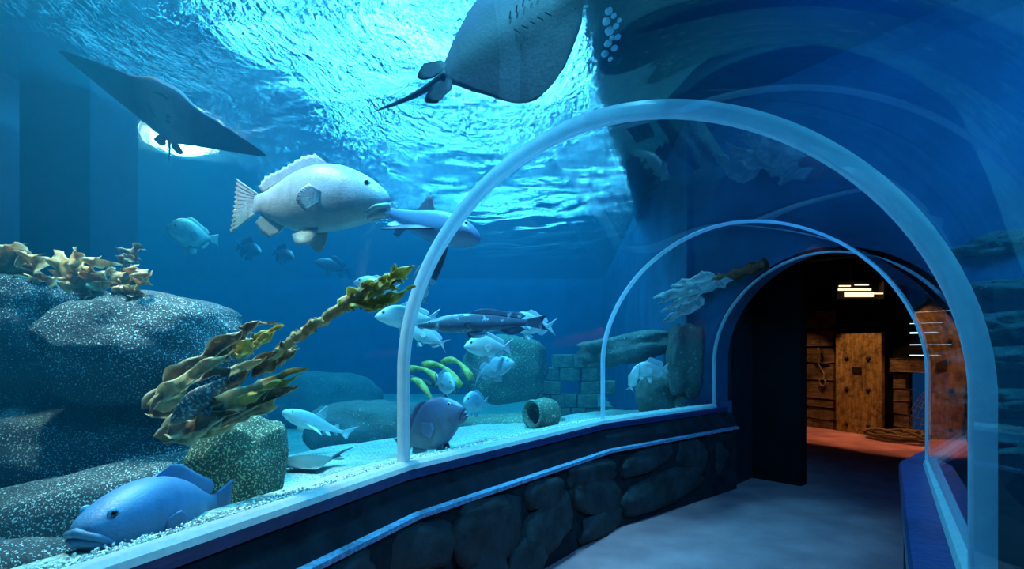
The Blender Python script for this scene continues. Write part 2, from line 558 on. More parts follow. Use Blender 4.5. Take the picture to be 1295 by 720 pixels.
# tank shell
TANK = [(-14.0, -1.4), (-14.0, 22.0), (3.6, 22.0), (2.0, 6.72), (PE.x - nE.x * 0.26, PE.y - nE.y * 0.26), (QE.x - nE.x * 0.26, QE.y - nE.y * 0.26)]
rk = QE - nE * 0.26 + rE * 1.6
TANK += [(rk.x, rk.y), (10.5, 1.2), (10.5, -1.4)]
for nm, a, b in (('wall_tank_left', (-14.0, -1.5), (-14.0, 22.0)), ('wall_tank_back', (-14.1, 22.0), (3.7, 22.0)), ('wall_tank_side', (3.65, 22.0), (2.045, 6.48)),
                 ('wall_tank_right', (rk.x, rk.y + 0.02), (10.6, 1.2))):
    tag(wall_seg(nm, a, b, -1.0, 4.4, 0.15, M['navy_wall']), 'deep blue wall enclosing the tank', None, None, 'structure')
wb = wall_seg('wall_back', (10.6, -2.05), (-14.1, -2.05), -1.0, 4.4, 0.15, M['navy_wall'])
tag(wb, 'dark wall behind the walkway', None, None, 'structure')
tb = prism('tank_bed', [(-14.1, -2.1), (-14.1, 22.1), (3.7, 22.1), (3.1, 6.5), (10.6, 6.0), (10.6, -2.1)], -1.1, -1.0, M['navy_wall'])
tag(tb, 'dark concrete bed under the sand', None, None, 'structure'); tb.name = 'floor_tank'
# square pillars carrying the hall at the far left of the tank
for k, (px, d, wpx) in enumerate(((-12, 6.2, 70), (104, 5.6, 84))):
    c = at(px, 300, d); hw = wpx / F * d / 2
    o = prism('pillar', [(c.x - hw, d - hw), (c.x + hw, d - hw), (c.x + hw, d + hw), (c.x - hw, d + hw)], -1.0, 4.6, M['dark_pillar'])
    tag(o, ('dark square pillar in the tank behind the leafy boulders', 'dark square pillar at the outer edge of the tank')[1 - k], 'pillar')
# added unseen sheet blocking the lamps on the side where the water is dark
light_block = prism('light_block', [(-0.95, -2.0), (0.32, 3.6), (0.80, 5.6), (1.75, 8.6), (2.8, 12.4), (3.7, 22.1), (10.7, 22.1), (10.7, -2.0)], 4.28, 4.42, M['black'])
tag(light_block, 'added black sheet keeping lamp light off the dark half of the tank', None, None, 'structure'); light_block.name = 'ceiling_light_block'

# ------------------------------------------------------------------ sand bed
def in_poly(x, y, P):
    c = False
    j = len(P) - 1
    for i in range(len(P)):
        if (P[i][1] > y) != (P[j][1] > y) and x < (P[j][0] - P[i][0]) * (y - P[i][1]) / (P[j][1] - P[i][1]) + P[i][0]:
            c = not c
        j = i
    return c
def ring_out(i):
    return rnrm(i) * (1.0 if i == last else (-2.0 if i == 0 else 0.0))
TUN_OUT = [tuple((lfoot(i) - rdir(i) * 0.27 + ring_out(i)).to_2d()) for i in range(len(RINGS))] + [tuple((lfoot(i) + rdir(i) * (W_T + 0.27) + ring_out(i)).to_2d()) for i in range(last, -1, -1)]
def seg_dist(x, y, path):
    best = 1e9
    for a, b in zip(path[:-1], path[1:]):
        ex, ey = b[0] - a[0], b[1] - a[1]
        t = max(0, min(1, ((x - a[0]) * ex + (y - a[1]) * ey) / (ex * ex + ey * ey)))
        best = min(best, math.hypot(x - a[0] - t * ex, y - a[1] - t * ey))
    return best
def sand_z(x, y):
    d = min(seg_dist(x, y, left_path), seg_dist(x, y, right_path))
    s = max(0.0, min(1.0, (d - 2.0) / 1.5))
    s = s * s * (3 - 2 * s)
    z = 0.80 - 0.06 * min(d, 2) - 0.85 * s
    return z + 0.05 * noise.noise(Vector((x * 0.9, y * 0.9, 0))) + 0.02 * noise.noise(Vector((x * 4, y * 4, 3)))
def build_sand():
    st = 0.13
    xs = np.arange(-13.9, 10.4, st); ys = np.arange(-1.9, 21.95, st)
    idx, vs_, fs = {}, [], []
    keep = {}
    def vid(i, j):
        if (i, j) not in idx:
            idx[(i, j)] = len(vs_)
            vs_.append((xs[i], ys[j], sand_z(xs[i], ys[j])))
        return idx[(i, j)]
    for i in range(len(xs) - 1):
        for j in range(len(ys) - 1):
            cx_, cy_ = xs[i] + st / 2, ys[j] + st / 2
            if in_poly(cx_, cy_, TUN_OUT) or not in_poly(cx_, cy_, TANK) or seg_dist(cx_, cy_, right_path) < 1.0: continue
            fs.append((vid(i, j), vid(i + 1, j), vid(i + 1, j + 1), vid(i, j + 1)))
    return mesh_obj('sand', vs_, fs, M['sand'])
tag(build_sand(), 'pale glittering coral sand on the tank bed outside the acrylic', 'sand', None, 'stuff')

# ------------------------------------------------------------------ water body and rippled surface
def water_mat():
    t = NT('sea_water')
    ab = t.n('ShaderNodeVolumeAbsorption')
    ab.inputs['Color'].default_value = (0.0, 0.80, 0.95, 1)
    ab.inputs['Density'].default_value = 0.13
    sc = t.n('ShaderNodeVolumeScatter')
    sc.inputs['Color'].default_value = (0.01, 0.48, 1.0, 1)
    sc.inputs['Density'].default_value = 0.037
    sc.inputs['Anisotropy'].default_value = 0.25
    ad = t.n('ShaderNodeAddShader')
    t.l(ab.outputs[0], ad.inputs[0]); t.l(sc.outputs[0], ad.inputs[1])
    t.l(ad.outputs[0], t.out.inputs['Volume'])
    return t.m
def build_water():
    o = prism('water', TANK, -0.98, SURF_Z, water_mat())
    K = len(SEC)
    vs_, fs = [], []
    R = len(RINGS)
    for i in range(R):
        al = -2.0 if i == 0 else (0.5 if i == R - 1 else 0)
        base = len(vs_)
        for k in range(K): vs_.append(ring_pt(i, k, 0.05, al))
        for k in (K - 1, 0):
            p = ring_pt(i, k, 0.05, al); vs_.append(Vector((p.x, p.y, -2.0)))
    n = K + 2
    for i in range(R - 1):
        for k in range(n):
            k2 = (k + 1) % n
            fs.append((i * n + k, i * n + k2, (i + 1) * n + k2, (i + 1) * n + k))
    fs.append(tuple(range(n))); fs.append(tuple(range((R - 1) * n, R * n))[::-1])
    c = mesh_obj('cut', vs_, fs, None, None, False)
    bm = bmesh.new(); bm.from_mesh(c.data)
    bmesh.ops.triangulate(bm, faces=bm.faces[:])
    bmesh.ops.recalc_face_normals(bm, faces=bm.faces[:]); bm.to_mesh(c.data); bm.free()
    md = o.modifiers.new('b', 'BOOLEAN'); md.operation = 'DIFFERENCE'; md.object = c; md.solver = 'EXACT'
    dg = bpy.context.evaluated_depsgraph_get()
    me = bpy.data.meshes.new_from_object(o.evaluated_get(dg))
    o.modifiers.clear()
    o.data = me
    bpy.data.objects.remove(c, do_unlink=True)
    return o
wat = build_water()
tag(wat, 'clear blue sea water filling the tank around the tunnel', 'water', None, 'stuff')

def surface_mat():
    t = NT('rippled_water_surface')
    v = t.coords((1.0, 0.42, 1.0), (0, 0, math.radians(24)))
    n1 = t.noise(v, 20, 4, 0.62, 0.5)
    v2 = t.coords((1.0, 0.5, 1.0), (0, 0, math.radians(-12)))
    n2 = t.noise(v2, 2.3, 3, 0.5, 0.8)
    h = t.math('ADD', n1, t.math('MULTIPLY', n2, 2.2))
    nb = t.bump(h, 1.0, 0.13)
    rf = t.n('ShaderNodeBsdfRefraction')
    rf.inputs['Color'].default_value = (0.80, 0.97, 1, 1)
    rf.inputs['Roughness'].default_value = 0.045
    rf.inputs['IOR'].default_value = 1.33
    t.l(nb, rf.inputs['Normal'])
    tl = t.n('ShaderNodeBsdfTranslucent')
    tl.inputs[0].default_value = (0.12, 0.55, 0.90, 1)
    t.l(nb, tl.inputs['Normal'])
    tr = t.n('ShaderNodeBsdfTransparent')
    tr.inputs[0].default_value = (0.75, 0.95, 1, 1)
    rg = t.n('ShaderNodeBsdfRefraction')
    rg.inputs['Color'].default_value = (0.45, 0.85, 1, 1)
    rg.inputs['Roughness'].default_value = 0.42
    rg.inputs['IOR'].default_value = 1.33
    t.l(nb, rg.inputs['Normal'])
    m0 = t.n('ShaderNodeMixShader'); m0.inputs[0].default_value = 0.30
    t.l(rf.outputs[0], m0.inputs[1]); t.l(rg.outputs[0], m0.inputs[2])
    m1 = t.n('ShaderNodeMixShader'); m1.inputs[0].default_value = 0.28
    t.l(m0.outputs[0], m1.inputs[1]); t.l(tl.outputs[0], m1.inputs[2])
    m2 = t.n('ShaderNodeMixShader'); m2.inputs[0].default_value = 0.76
    t.l(m1.outputs[0], m2.inputs[1]); t.l(tr.outputs[0], m2.inputs[2])
    return t.done(m2.outputs[0])
def build_surface():
    st = 0.085
    xs = np.arange(-13.95, 10.4, st); ys = np.arange(-1.9, 21.95, st)
    X, Y = np.meshgrid(xs, ys, indexing='ij')
    r = np.random.RandomState(3)
    Z = np.zeros_like(X)
    for _ in range(46):
        lam = 0.28 * 2 ** (r.rand() * 2.6)
        a = math.radians(55) + r.randn() * 0.5
        k = 2 * PI / lam
        ph = k * (X * math.cos(a) + Y * math.sin(a)) + r.rand() * 6.28 + 0.8 * np.sin(X * 0.7 + r.rand() * 6) + 0.8 * np.sin(Y * 0.6 + r.rand() * 6)
        Z += lam * 0.0042 * np.sin(ph)
    Z += SURF_Z + 0.06
    nx, ny = X.shape
    vs_ = np.stack([X, Y, Z], -1).reshape(-1, 3)
    I = np.arange(nx * ny).reshape(nx, ny)
    fs = np.stack([I[:-1, :-1], I[:-1, 1:], I[1:, 1:], I[1:, :-1]], -1).reshape(-1, 4)     # facing down into the water
    cx_, cy_ = (X[:-1, :-1] + st / 2).ravel(), (Y[:-1, :-1] + st / 2).ravel()
    ok = [in_poly(a, b, TANK) for a, b in zip(cx_, cy_)]
    fs = fs[np.array(ok)]
    return mesh_obj('water_surface', vs_.tolist(), fs.tolist(), surface_mat())
ws = build_surface()
tag(ws, 'rippled sparkling water surface seen from below', 'water', None, 'stuff')
# flood lamp hung just above the water: real housing with a lit lens
def flood_lamp(p, aim, label, power):
    root = empty('flood_lamp', p)
    d = (Vector(aim) - Vector(p)).normalized()
    root.rotation_euler = d.to_track_quat('-Z', 'Y').to_euler()
    prof = [(0.0, 0.22), (0.06, 0.21), (0.10, 0.14), (0.17, 0.0), (0.175, -0.03), (0.155, -0.03), (0.15, 0.0), (0.0, 0.02)]
    N = 24
    vs_, fs = [], []
    for (r_, z) in prof:
        for k in range(N):
            a = 2 * PI * k / N
            vs_.append((2 * r_ * math.cos(a), 2 * r_ * math.sin(a), z))
    for q in range(len(prof) - 1):
        for k in range(N):
            k2 = (k + 1) % N
            fs.append((q * N + k, q * N + k2, (q + 1) * N + k2, (q + 1) * N + k))
    mesh_obj('housing', vs_, fs, M['black'], root)
    vs_ = [(0.294 * math.cos(2 * PI * k / N), 0.294 * math.sin(2 * PI * k / N), -0.004) for k in range(N)] + [(0.294 * math.cos(2 * PI * k / N), 0.294 * math.sin(2 * PI * k / N), 0.006) for k in range(N)]
    fs = [tuple(range(N))[::-1], tuple(range(N, 2 * N))] + [(k, (k + 1) % N, N + (k + 1) % N, N + k) for k in range(N)]
    mesh_obj('lens', vs_, fs, emit('lamp_lens_glow', (1.0, 0.93, 0.72), power), root)
    tube('hanger', [(0, 0, 0.2), (0, 0, 2.0)], 0.02, M['black'], root)
    tag(root, label, 'lamp')
    return root
flood_lamp(at(228, 158, 7.0), at(225, 420, 3.2), 'round flood lamp glowing warm white above the ripples behind the spread ray', 70)
# ------------------------------------------------------------------ timber room at the end of the walkway
WA, WE_ = Vector((5.95, 11.6, 0)), Vector((0.465, -0.885, 0)).normalized()
WN = Vector((WE_.y, -WE_.x, 0))                         # out of the wall, towards the walkway
if WN.dot(Vector((-1, -1, 0))) < 0: WN = -WN
def wp(s, out, z):
    return WA + WE_ * s + WN * out + Vector((0, 0, z))
def wall_box(name, s0, s1, o0, o1, z0, z1, mat, parent=None, bev=0.0, jit=0.0):
    bm = bmesh.new()
    bmesh.ops.create_cube(bm, size=1)
    for v in bm.verts:
        s = s0 if v.co.x < 0 else s1; o_ = o0 if v.co.y < 0 else o1; z = z0 if v.co.z < 0 else z1
        v.co = wp(s + RND.uniform(-jit, jit), o_ + RND.uniform(-jit, jit) * 0.4, z + (RND.uniform(-jit, jit) * 0.5 if z > 0.01 else 0))
    if bev: bmesh.ops.bevel(bm, geom=bm.edges[:], offset=bev, segments=2, affect='EDGES', profile=0.5)
    return bm_obj(name, bm, mat, parent)
def wood(name, dark, light, rough=0.8, vert=False, sc=5):
    t = NT(name)
    v = t.coords((14, 14, 1.2) if vert else (1.5, 1.5, 16))
    n1 = t.noise(v, 1.6, 6, 0.65, 1.2)
    n2 = t.noise(t.coords(), sc, 5, 0.7)
    c = t.ramp(n1, [(0.3, dark), (0.62, light)])
    c2 = t.ramp(n2, [(0.36, (0.42, 0.40, 0.36)), (0.55, (1, 1, 1))])
    h = t.math('ADD', n1, n2)
    return t.done(t.principled(t.mix(1, c, c2, 'MULTIPLY'), rough, 0, 0.25, t.bump(h, 0.8, 0.02)))
M['door_wood'] = wood('weathered_door_wood', (0.16, 0.095, 0.035), (0.42, 0.27, 0.10), 0.75, True, 9)
M['plank'] = wood('dark_plank', (0.07, 0.045, 0.025), (0.20, 0.13, 0.07), 0.85)
M['iron'] = simple('rusty_iron', (0.05, 0.035, 0.025), 0.6, 0.6, 0.4, 0.5, 30, 0.4, 60)
M['rope'] = simple('old_rope', (0.20, 0.14, 0.08), 0.9, 0, 0.1, 0.4, 60, 0.5, 120)
wt = wall_box('wall_timber', -1.2, 3.6, -0.30, -0.10, 0.0, 3.36, M['black'])
tag(wt, 'dark backing wall behind the weathered planks', None, None, 'structure')
for (z0, z1) in ((0.005, 0.17), (0.185, 0.41), (0.43, 0.575), (0.60, 0.95), (0.975, 1.30), (1.33, 1.62), (1.65, 1.98), (2.0, 2.36)):
    wall_box('plank', -1.1, 0.80, -0.10, -0.02 + RND.uniform(-0.015, 0.015), z0, z1, M['plank'], wt, 0.008, 0.006)
for (z0, z1, s1) in ((0.005, 0.20, 2.12), (0.215, 0.43, 2.16), (0.445, 0.66, 2.13), (0.675, 0.88, 2.17), (0.895, 1.15, 2.10)):
    wall_box('plank', 1.90, s1, -0.10, 0.0 + RND.uniform(-0.015, 0.02), z0, z1, M['plank'], wt, 0.01, 0.008)
wall_box('beam', 1.86, 3.5, -0.10, 0.04, 1.19, 1.42, M['plank'], wt, 0.012, 0.006)
g = [1.425, 1.475, 1.49, 1.66, 1.672, 1.86, 1.885, 2.03, 2.042, 2.225, 2.238, 2.5]
for k in range(0, len(g) - 1, 2):
    wall_box('plank', 1.95, 3.5, -0.06, -0.02, g[k] , g[k + 1], M['black'], wt)
gl = wall_box('backlight', 2.12, 3.3, -0.098, -0.092, 1.44, 2.26, emit('daylight_strip', (0.62, 0.82, 1.0), 2.2), wt)
# opening on to blue water below the beam
ow = wall_box('window_6', 2.16, 3.4, -0.098, -0.09, 0.18, 1.18, emit('blue_water_window', (0.004, 0.035, 0.13), 0.55))
tag(ow, 'blue lit opening beside the short planks, under the beam', None, None, 'structure')
wall_box('sill', 2.14, 3.4, -0.10, 0.0, 0.0, 0.18, M['plank'], ow, 0.01)
# the studded slab door
dr = empty('slab_door', wp(1.335, 0.06, 0))
inv = Matrix.Translation(-Vector(dr.location))
def local(o, root):
    o.data.transform(Matrix.Translation(-Vector(root.location)))
    o.parent = root
    return o
local(wall_box('slab', 0.914, 1.757, 0.02, 0.10, 0.0, 1.90, M['door_wood'], None, 0.012, 0.008), dr)
for s in (1.12, 1.52):
    for z in (0.17, 0.84, 1.42):
        bm = bmesh.new()
        bmesh.ops.create_uvsphere(bm, u_segments=12, v_segments=8, radius=0.042)
        for v in bm.verts:
            v.co = wp(s, 0.10, z) + WE_ * v.co.x + WN * max(-0.02, v.co.y * 0.75) + Vector((0, 0, v.co.z))
        local(bm_obj('stud', bm, M['iron'], None, True), dr)
local(wall_box('name_plate', 1.24, 1.40, 0.10, 0.118, 1.16, 1.25, M['iron'], None, 0.004), dr)
tag(dr, 'weathered wooden slab door with six iron studs and a small plate', 'door')
# hanging rope and hook on the planks
pts = []
for k in range(30):
    t = k / 29
    pts.append(wp(0.50 + 0.10 * t + 0.03 * math.sin(9 * t), 0.02 + 0.01 * math.sin(14 * t), 1.62 - 0.62 * t))
for k in range(18):
    a = k / 17 * 2 * PI
    pts.append(wp(0.60 + 0.06 * math.sin(a), 0.03, 1.0 - 0.07 * (1 - math.cos(a)) / 1.0))
hr = tube('hanging_rope', pts, 0.018, M['rope'])
tag(hr, 'old rope with a loop hanging on the planks left of the slab door'.replace(' left of', ' beside'), 'rope')
bm = bmesh.new(); bmesh.ops.create_cone(bm, cap_ends=True, segments=10, radius1=0.02, radius2=0.012, depth=0.34)
for v in bm.verts: v.co = wp(0.58 + v.co.z, 0.02 + v.co.x, 1.31 + v.co.y)
tag(bm_obj('iron_peg', bm, M['iron'], None, True), 'rusty iron peg across the planks behind the hanging rope', 'peg')
# rope coil on the floor and a net draped over the opening
pts = []
for k in range(260):
    a = k / 260 * 2 * PI * 6.2
    r_ = 0.26 + 0.07 * math.sin(a * 0.37) + 0.04 * math.sin(a * 1.7)
    pts.append(wp(2.12 + (r_ + 0.20) * math.cos(a), 0.36 + r_ * 0.75 * math.sin(a), 0.03 + 0.17 * (k / 260) * (0.6 + 0.4 * math.sin(a * 2.3)) + 0.02 * (1 + math.sin(a * 3.1))))
tag(tube('rope_coil', pts, 0.020, M['rope'], sides=6), 'tangled heap of old rope lying on the floor below the net', 'rope')
def net():
    vs_, fs = [], []
    A_, B_, C_ = wp(2.62, 0.05, 1.16), wp(2.14, 0.42, 0.16), wp(3.1, 0.30, 0.10)
    def P(u, v):
        p = A_.lerp(B_, v).lerp(A_.lerp(C_, v), u)
        return p + Vector((0, 0, -0.10 * math.sin(PI * u) * v)) + WN * (0.05 * math.sin(5 * u + 3 * v))
    bmn = bmesh.new()
    def strand(points, r_=0.0045):
        rings = []
        for k, p in enumerate(points):
            tg = (points[min(k + 1, len(points) - 1)] - points[max(k - 1, 0)]).normalized()
            a = tg.cross(Vector((0.2, 0.3, 0.9))).normalized(); b = tg.cross(a)
            rings.append([bmn.verts.new(p + a * r_ * math.cos(q * PI / 2) + b * r_ * math.sin(q * PI / 2)) for q in range(4)])
        for r1, r2 in zip(rings[:-1], rings[1:]):
            for q in range(4): bmn.faces.new((r1[q], r1[(q + 1) % 4], r2[(q + 1) % 4], r2[q]))
    for k in range(11): strand([P(k / 10, 0.03 + 0.97 * j / 12) for j in range(13)])
    for j in range(2, 13): strand([P(k / 10, 0.03 + 0.97 * j / 12) for k in range(11)])
    return bm_obj('fishing_net', bmn, M['rope'])
tag(net(), 'thin fishing net draped from the beam over the blue opening', 'net')
# slatted ceiling lamp and warm downlights
la = empty('slat_lamp', at(1086, 369, 9.0))
M['warm_slat'] = emit('warm_lamp_slat', (1.0, 0.78, 0.50), 1.6)
def slat(x0, x1, y0, y1, d, mat, th=0.03):
    a, b = at(x0, y1, d), at(x1, y0, d)
    L = Vector(la.location)
    bm = bmesh.new(); bmesh.ops.create_cube(bm, size=1)
    for v in bm.verts:
        v.co = Vector((a.x if v.co.x < 0 else b.x, d + (0 if v.co.y < 0 else th), a.z if v.co.z < 0 else b.z)) - L
    return bm
for (x0, x1, y0, y1, d) in ((1062, 1076, 361, 362.5, 9.1), (1082, 1099, 359.5, 361, 9.1), (1061, 1102, 365, 367.5, 9.04), (1069, 1105, 369.5, 375.5, 8.98), (1105, 1117, 370.5, 372, 8.98)):
    bm_obj('slat', slat(x0, x1, y0, y1, d, None), M['warm_slat'], la)
bm_obj('housing', slat(1058, 1118, 356, 378, 9.16, None, 0.12), M['black'], la)
bm = bmesh.new(); bmesh.ops.create_cone(bm, cap_ends=True, segments=10, radius1=0.02, radius2=0.02, depth=1.0)
top = 3.36 - la.location.z
for v in bm.verts: v.co = Vector((v.co.x, v.co.y + 0.22, 0.08 if v.co.z < 0 else top))
bm_obj('hanger', bm, M['black'], la, True)
tag(la, 'slatted lamp glowing warm near the dark ceiling of the timber room', 'lamp')
for (s, e_) in ((0.3, 95), (1.4, 165), (2.5, 115), (3.6, 85)):
    d = bpy.data.lights.new('downlight', 'SPOT')
    d.energy = e_; d.color = (1.0, 0.50, 0.20); d.spot_size = math.radians(54); d.spot_blend = 0.25; d.shadow_soft_size = 0.04
    o = bpy.data.objects.new('downlight', d); COL.objects.link(o)
    o.location = wp(s, 1.0, 3.25)
    o.rotation_euler = (wp(s, 0.42, 0) - wp(s, 1.0, 3.25)).to_track_quat('-Z', 'Y').to_euler()
# ------------------------------------------------------------------ rocks, ruins, seaweed
def boulder(label, px, py, d, rx, ry, rz, seed, mat='boulder', rot=(0, 0, 0), sub=5, amp=0.16, freq=1.3, name='boulder', group=None, fine=0.02):
    bm = bmesh.new()
    bmesh.ops.create_icosphere(bm, subdivisions=sub, radius=1.0)
    off = Vector((seed * 3.17, seed * 7.3, seed * 1.7))
    for v in bm.verts:
        c = v.co.copy()
        m = max(abs(c.x), abs(c.y), abs(c.z))
        c = c.lerp(c / m * 0.9, 0.35)
        k = 1 + amp * noise.noise(c * freq + off) + amp * 0.5 * noise.noise(c * freq * 2.3 + off) + fine * fbm(c * 7 + off, 3)
        c = c * k
        v.co = Vector((c.x * rx, c.y * ry, c.z * rz))
    o = bm_obj(name, bm, M[mat], None, True)
    o.location = at(px, py, d)
    o.rotation_euler = tuple(math.radians(a) for a in rot)
    tag(o, label, 'rock', group)
    return o
boulder('rounded speckled boulder with a pale top, under the crumpled brown leaves', 196, 442, 3.35, 0.52, 0.50, 0.36, 2, rot=(0, 6, 10))
boulder('dark speckled boulder under the broad tan kelp clump', 30, 425, 3.5, 0.52, 0.5, 0.40, 5, rot=(0, -4, 0))
boulder('dark boulder wedged between the upper and lower speckled boulders', 70, 495, 3.75, 0.95, 0.55, 0.38, 9)
boulder('broad dark speckled boulder behind the blue grouper, bearing the others', 120, 606, 3.45, 1.15, 0.62, 0.48, 4, rot=(0, 2, 0))
boulder('low sloping speckled rock just behind the blue grouper', 60, 676, 2.75, 0.85, 0.38, 0.28, 11, rot=(0, -14, 20))
boulder('dark speckled rock in front of the blue grouper, at the foot of the glass', -10, 735, 2.02, 0.30, 0.16, 0.14, 17, rot=(0, 0, 25), sub=4)
boulder('greenish glittering rock at the foot of the big kelp', 302, 594, 2.95, 0.23, 0.24, 0.31, 14, 'shaded_green_rock', rot=(0, 8, 0))
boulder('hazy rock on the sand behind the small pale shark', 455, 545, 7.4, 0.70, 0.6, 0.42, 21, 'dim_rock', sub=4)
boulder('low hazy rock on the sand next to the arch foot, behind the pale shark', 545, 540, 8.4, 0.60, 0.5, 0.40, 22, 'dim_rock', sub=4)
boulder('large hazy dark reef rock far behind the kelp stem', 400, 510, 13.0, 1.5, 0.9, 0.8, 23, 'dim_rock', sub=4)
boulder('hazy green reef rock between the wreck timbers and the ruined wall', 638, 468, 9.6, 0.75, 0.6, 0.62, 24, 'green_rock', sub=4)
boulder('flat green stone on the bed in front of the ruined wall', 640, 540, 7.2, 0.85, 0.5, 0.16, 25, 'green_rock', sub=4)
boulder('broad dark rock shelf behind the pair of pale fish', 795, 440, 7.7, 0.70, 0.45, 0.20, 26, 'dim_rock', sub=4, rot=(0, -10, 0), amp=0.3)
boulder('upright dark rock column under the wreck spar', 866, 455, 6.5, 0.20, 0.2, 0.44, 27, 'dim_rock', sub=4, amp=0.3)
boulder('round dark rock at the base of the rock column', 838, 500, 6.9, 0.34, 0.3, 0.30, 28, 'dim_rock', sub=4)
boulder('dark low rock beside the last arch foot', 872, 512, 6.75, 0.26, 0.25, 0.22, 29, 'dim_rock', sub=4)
# layered rock ledges on the far side of the right-hand glass
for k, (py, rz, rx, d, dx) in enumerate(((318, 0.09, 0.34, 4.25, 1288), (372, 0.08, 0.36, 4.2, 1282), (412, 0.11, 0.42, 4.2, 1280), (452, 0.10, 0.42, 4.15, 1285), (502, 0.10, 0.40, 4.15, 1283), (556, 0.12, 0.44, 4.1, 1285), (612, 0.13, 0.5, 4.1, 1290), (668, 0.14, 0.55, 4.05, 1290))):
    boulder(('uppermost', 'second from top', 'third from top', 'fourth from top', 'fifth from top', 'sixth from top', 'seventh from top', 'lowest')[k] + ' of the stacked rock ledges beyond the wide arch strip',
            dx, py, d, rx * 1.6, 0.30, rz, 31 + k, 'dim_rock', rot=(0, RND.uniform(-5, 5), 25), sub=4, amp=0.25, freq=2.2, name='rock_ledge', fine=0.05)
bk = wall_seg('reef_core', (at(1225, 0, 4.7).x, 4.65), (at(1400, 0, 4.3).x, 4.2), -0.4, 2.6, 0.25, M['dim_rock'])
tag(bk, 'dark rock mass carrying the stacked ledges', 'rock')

# ruined stone wall in the haze
def ruin():
    root = empty('ruined_wall', at(715, 548, 10.5))
    z0 = root.location.z
    base = bpy.data.meshes.new('block')
    bm = bmesh.new(); bmesh.ops.create_cube(bm, size=1)
    bmesh.ops.bevel(bm, geom=bm.edges[:], offset=0.08, segments=2, affect='EDGES', profile=0.6)
    for v in bm.verts: v.co += Vector((noise.noise(v.co * 2), noise.noise(v.co * 2 + Vector((5, 0, 0))), noise.noise(v.co * 2 + Vector((0, 5, 0))))) * 0.07
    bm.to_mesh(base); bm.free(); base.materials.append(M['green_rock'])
    r = random.Random(5)
    for row in range(6):
        n = (5, 5, 4, 4, 3, 2)[row]
        x = -0.75 + (0.0, 0.1, 0.05, 0.3, 0.35, 0.5)[row]
        for c in range(n):
            if row == 3 and c == 1: x += 0.35; continue
            wdt = r.uniform(0.24, 0.42)
            o = bpy.data.objects.new('block', base); COL.objects.link(o); o.parent = root
            o.location = (x + wdt / 2, r.uniform(-0.05, 0.05), 0.12 + row * 0.25)
            o.scale = (wdt * 0.97, 0.34, 0.245)
            o.rotation_euler = (0, r.uniform(-0.03, 0.03), r.uniform(-0.08, 0.08))
            x += wdt
    tag(root, 'ruined wall of mossy stone blocks fading into the blue haze', 'ruin')
ruin()
# curved timbers of a wreck
M['yellow_timber'] = simple('yellow_algae_timber', (0.42, 0.42, 0.12), 0.8, 0, 0.2, 0.5, 14, 0.6, 30)
def wreck():
    root = empty('shipwreck', at(550, 500, 6.4))
    L = Vector(root.location)
    for k, (a, b) in enumerate((((560, 459), (596, 478)), ((536, 462), (582, 488)), ((519, 467), (566, 496)), ((512, 482), (546, 506)))):
        A_, B_ = at(*a, 6.6), at(*b, 6.2)
        pts = []
        for j in range(12):
            t = j / 11
            p = A_.lerp(B_, t); p.z += 0.10 * math.sin(PI * t)
            pts.append(p - L)
        tube('rib', pts, [0.035 + 0.012 * math.sin(7 * j + k) for j in range(12)], M['yellow_timber'], root, 8)
    pts = [at(508 + 70 * j / 9, 474 + 22 * j / 9, 6.55 - 0.3 * j / 9) - L for j in range(10)]
    tube('keelson', pts, 0.03, M['dim_rock'], root, 8)
    pts = [at(566, 488, 6.3) - L, at(562, 515, 6.3) - L, at(560, 545, 6.3) - L]
    tube('prop', pts, 0.03, M['dim_rock'], root, 8)
    tag(root, 'curved yellow algae covered wreck timbers behind the dark bream', 'wreck')
wreck()
def pot():
    c = at(688, 541, 5.9)
    root = empty('clay_pot', c)
    prof = [(0.0, 0.0), (0.10, 0.0), (0.155, 0.06), (0.175, 0.15), (0.155, 0.25), (0.13, 0.30), (0.145, 0.33), (0.12, 0.33), (0.115, 0.29), (0.14, 0.20), (0.14, 0.10), (0.0, 0.05)]
    N = 28
    vs_, fs = [], []
    for (r_, z) in prof:
        for k in range(N): vs_.append((r_ * math.cos(2 * PI * k / N), r_ * math.sin(2 * PI * k / N), z))
    for q in range(len(prof) - 1):
        for k in range(N):
            k2 = (k + 1) % N; fs.append((q * N + k, q * N + k2, (q + 1) * N + k2, (q + 1) * N + k))
    o = mesh_obj('body', vs_, fs, M['green_rock'], root)
    o.data.transform(Matrix.Translation((0, 0, -0.16)))
    mesh_obj('rim', [((0.138 + 0.016 * math.cos(b)) * math.cos(a), (0.138 + 0.016 * math.cos(b)) * math.sin(a), 0.17 + 0.016 * math.sin(b)) for a in np.linspace(0, 2 * PI, 28, endpoint=False) for b in np.linspace(0, 2 * PI, 8, endpoint=False)],
             [(i * 8 + j, ((i + 1) % 28) * 8 + j, ((i + 1) % 28) * 8 + (j + 1) % 8, i * 8 + (j + 1) % 8) for i in range(28) for j in range(8)], M['green_rock'], root)
    root.rotation_euler = Vector((-0.75, -0.62, 0.05)).to_track_quat('Z', 'Y').to_euler()
    root.location.z = sand_z(c.x, c.y) + 0.13
    tag(root, 'mossy round clay pot lying open on the sand near the glass', 'pot')
pot()

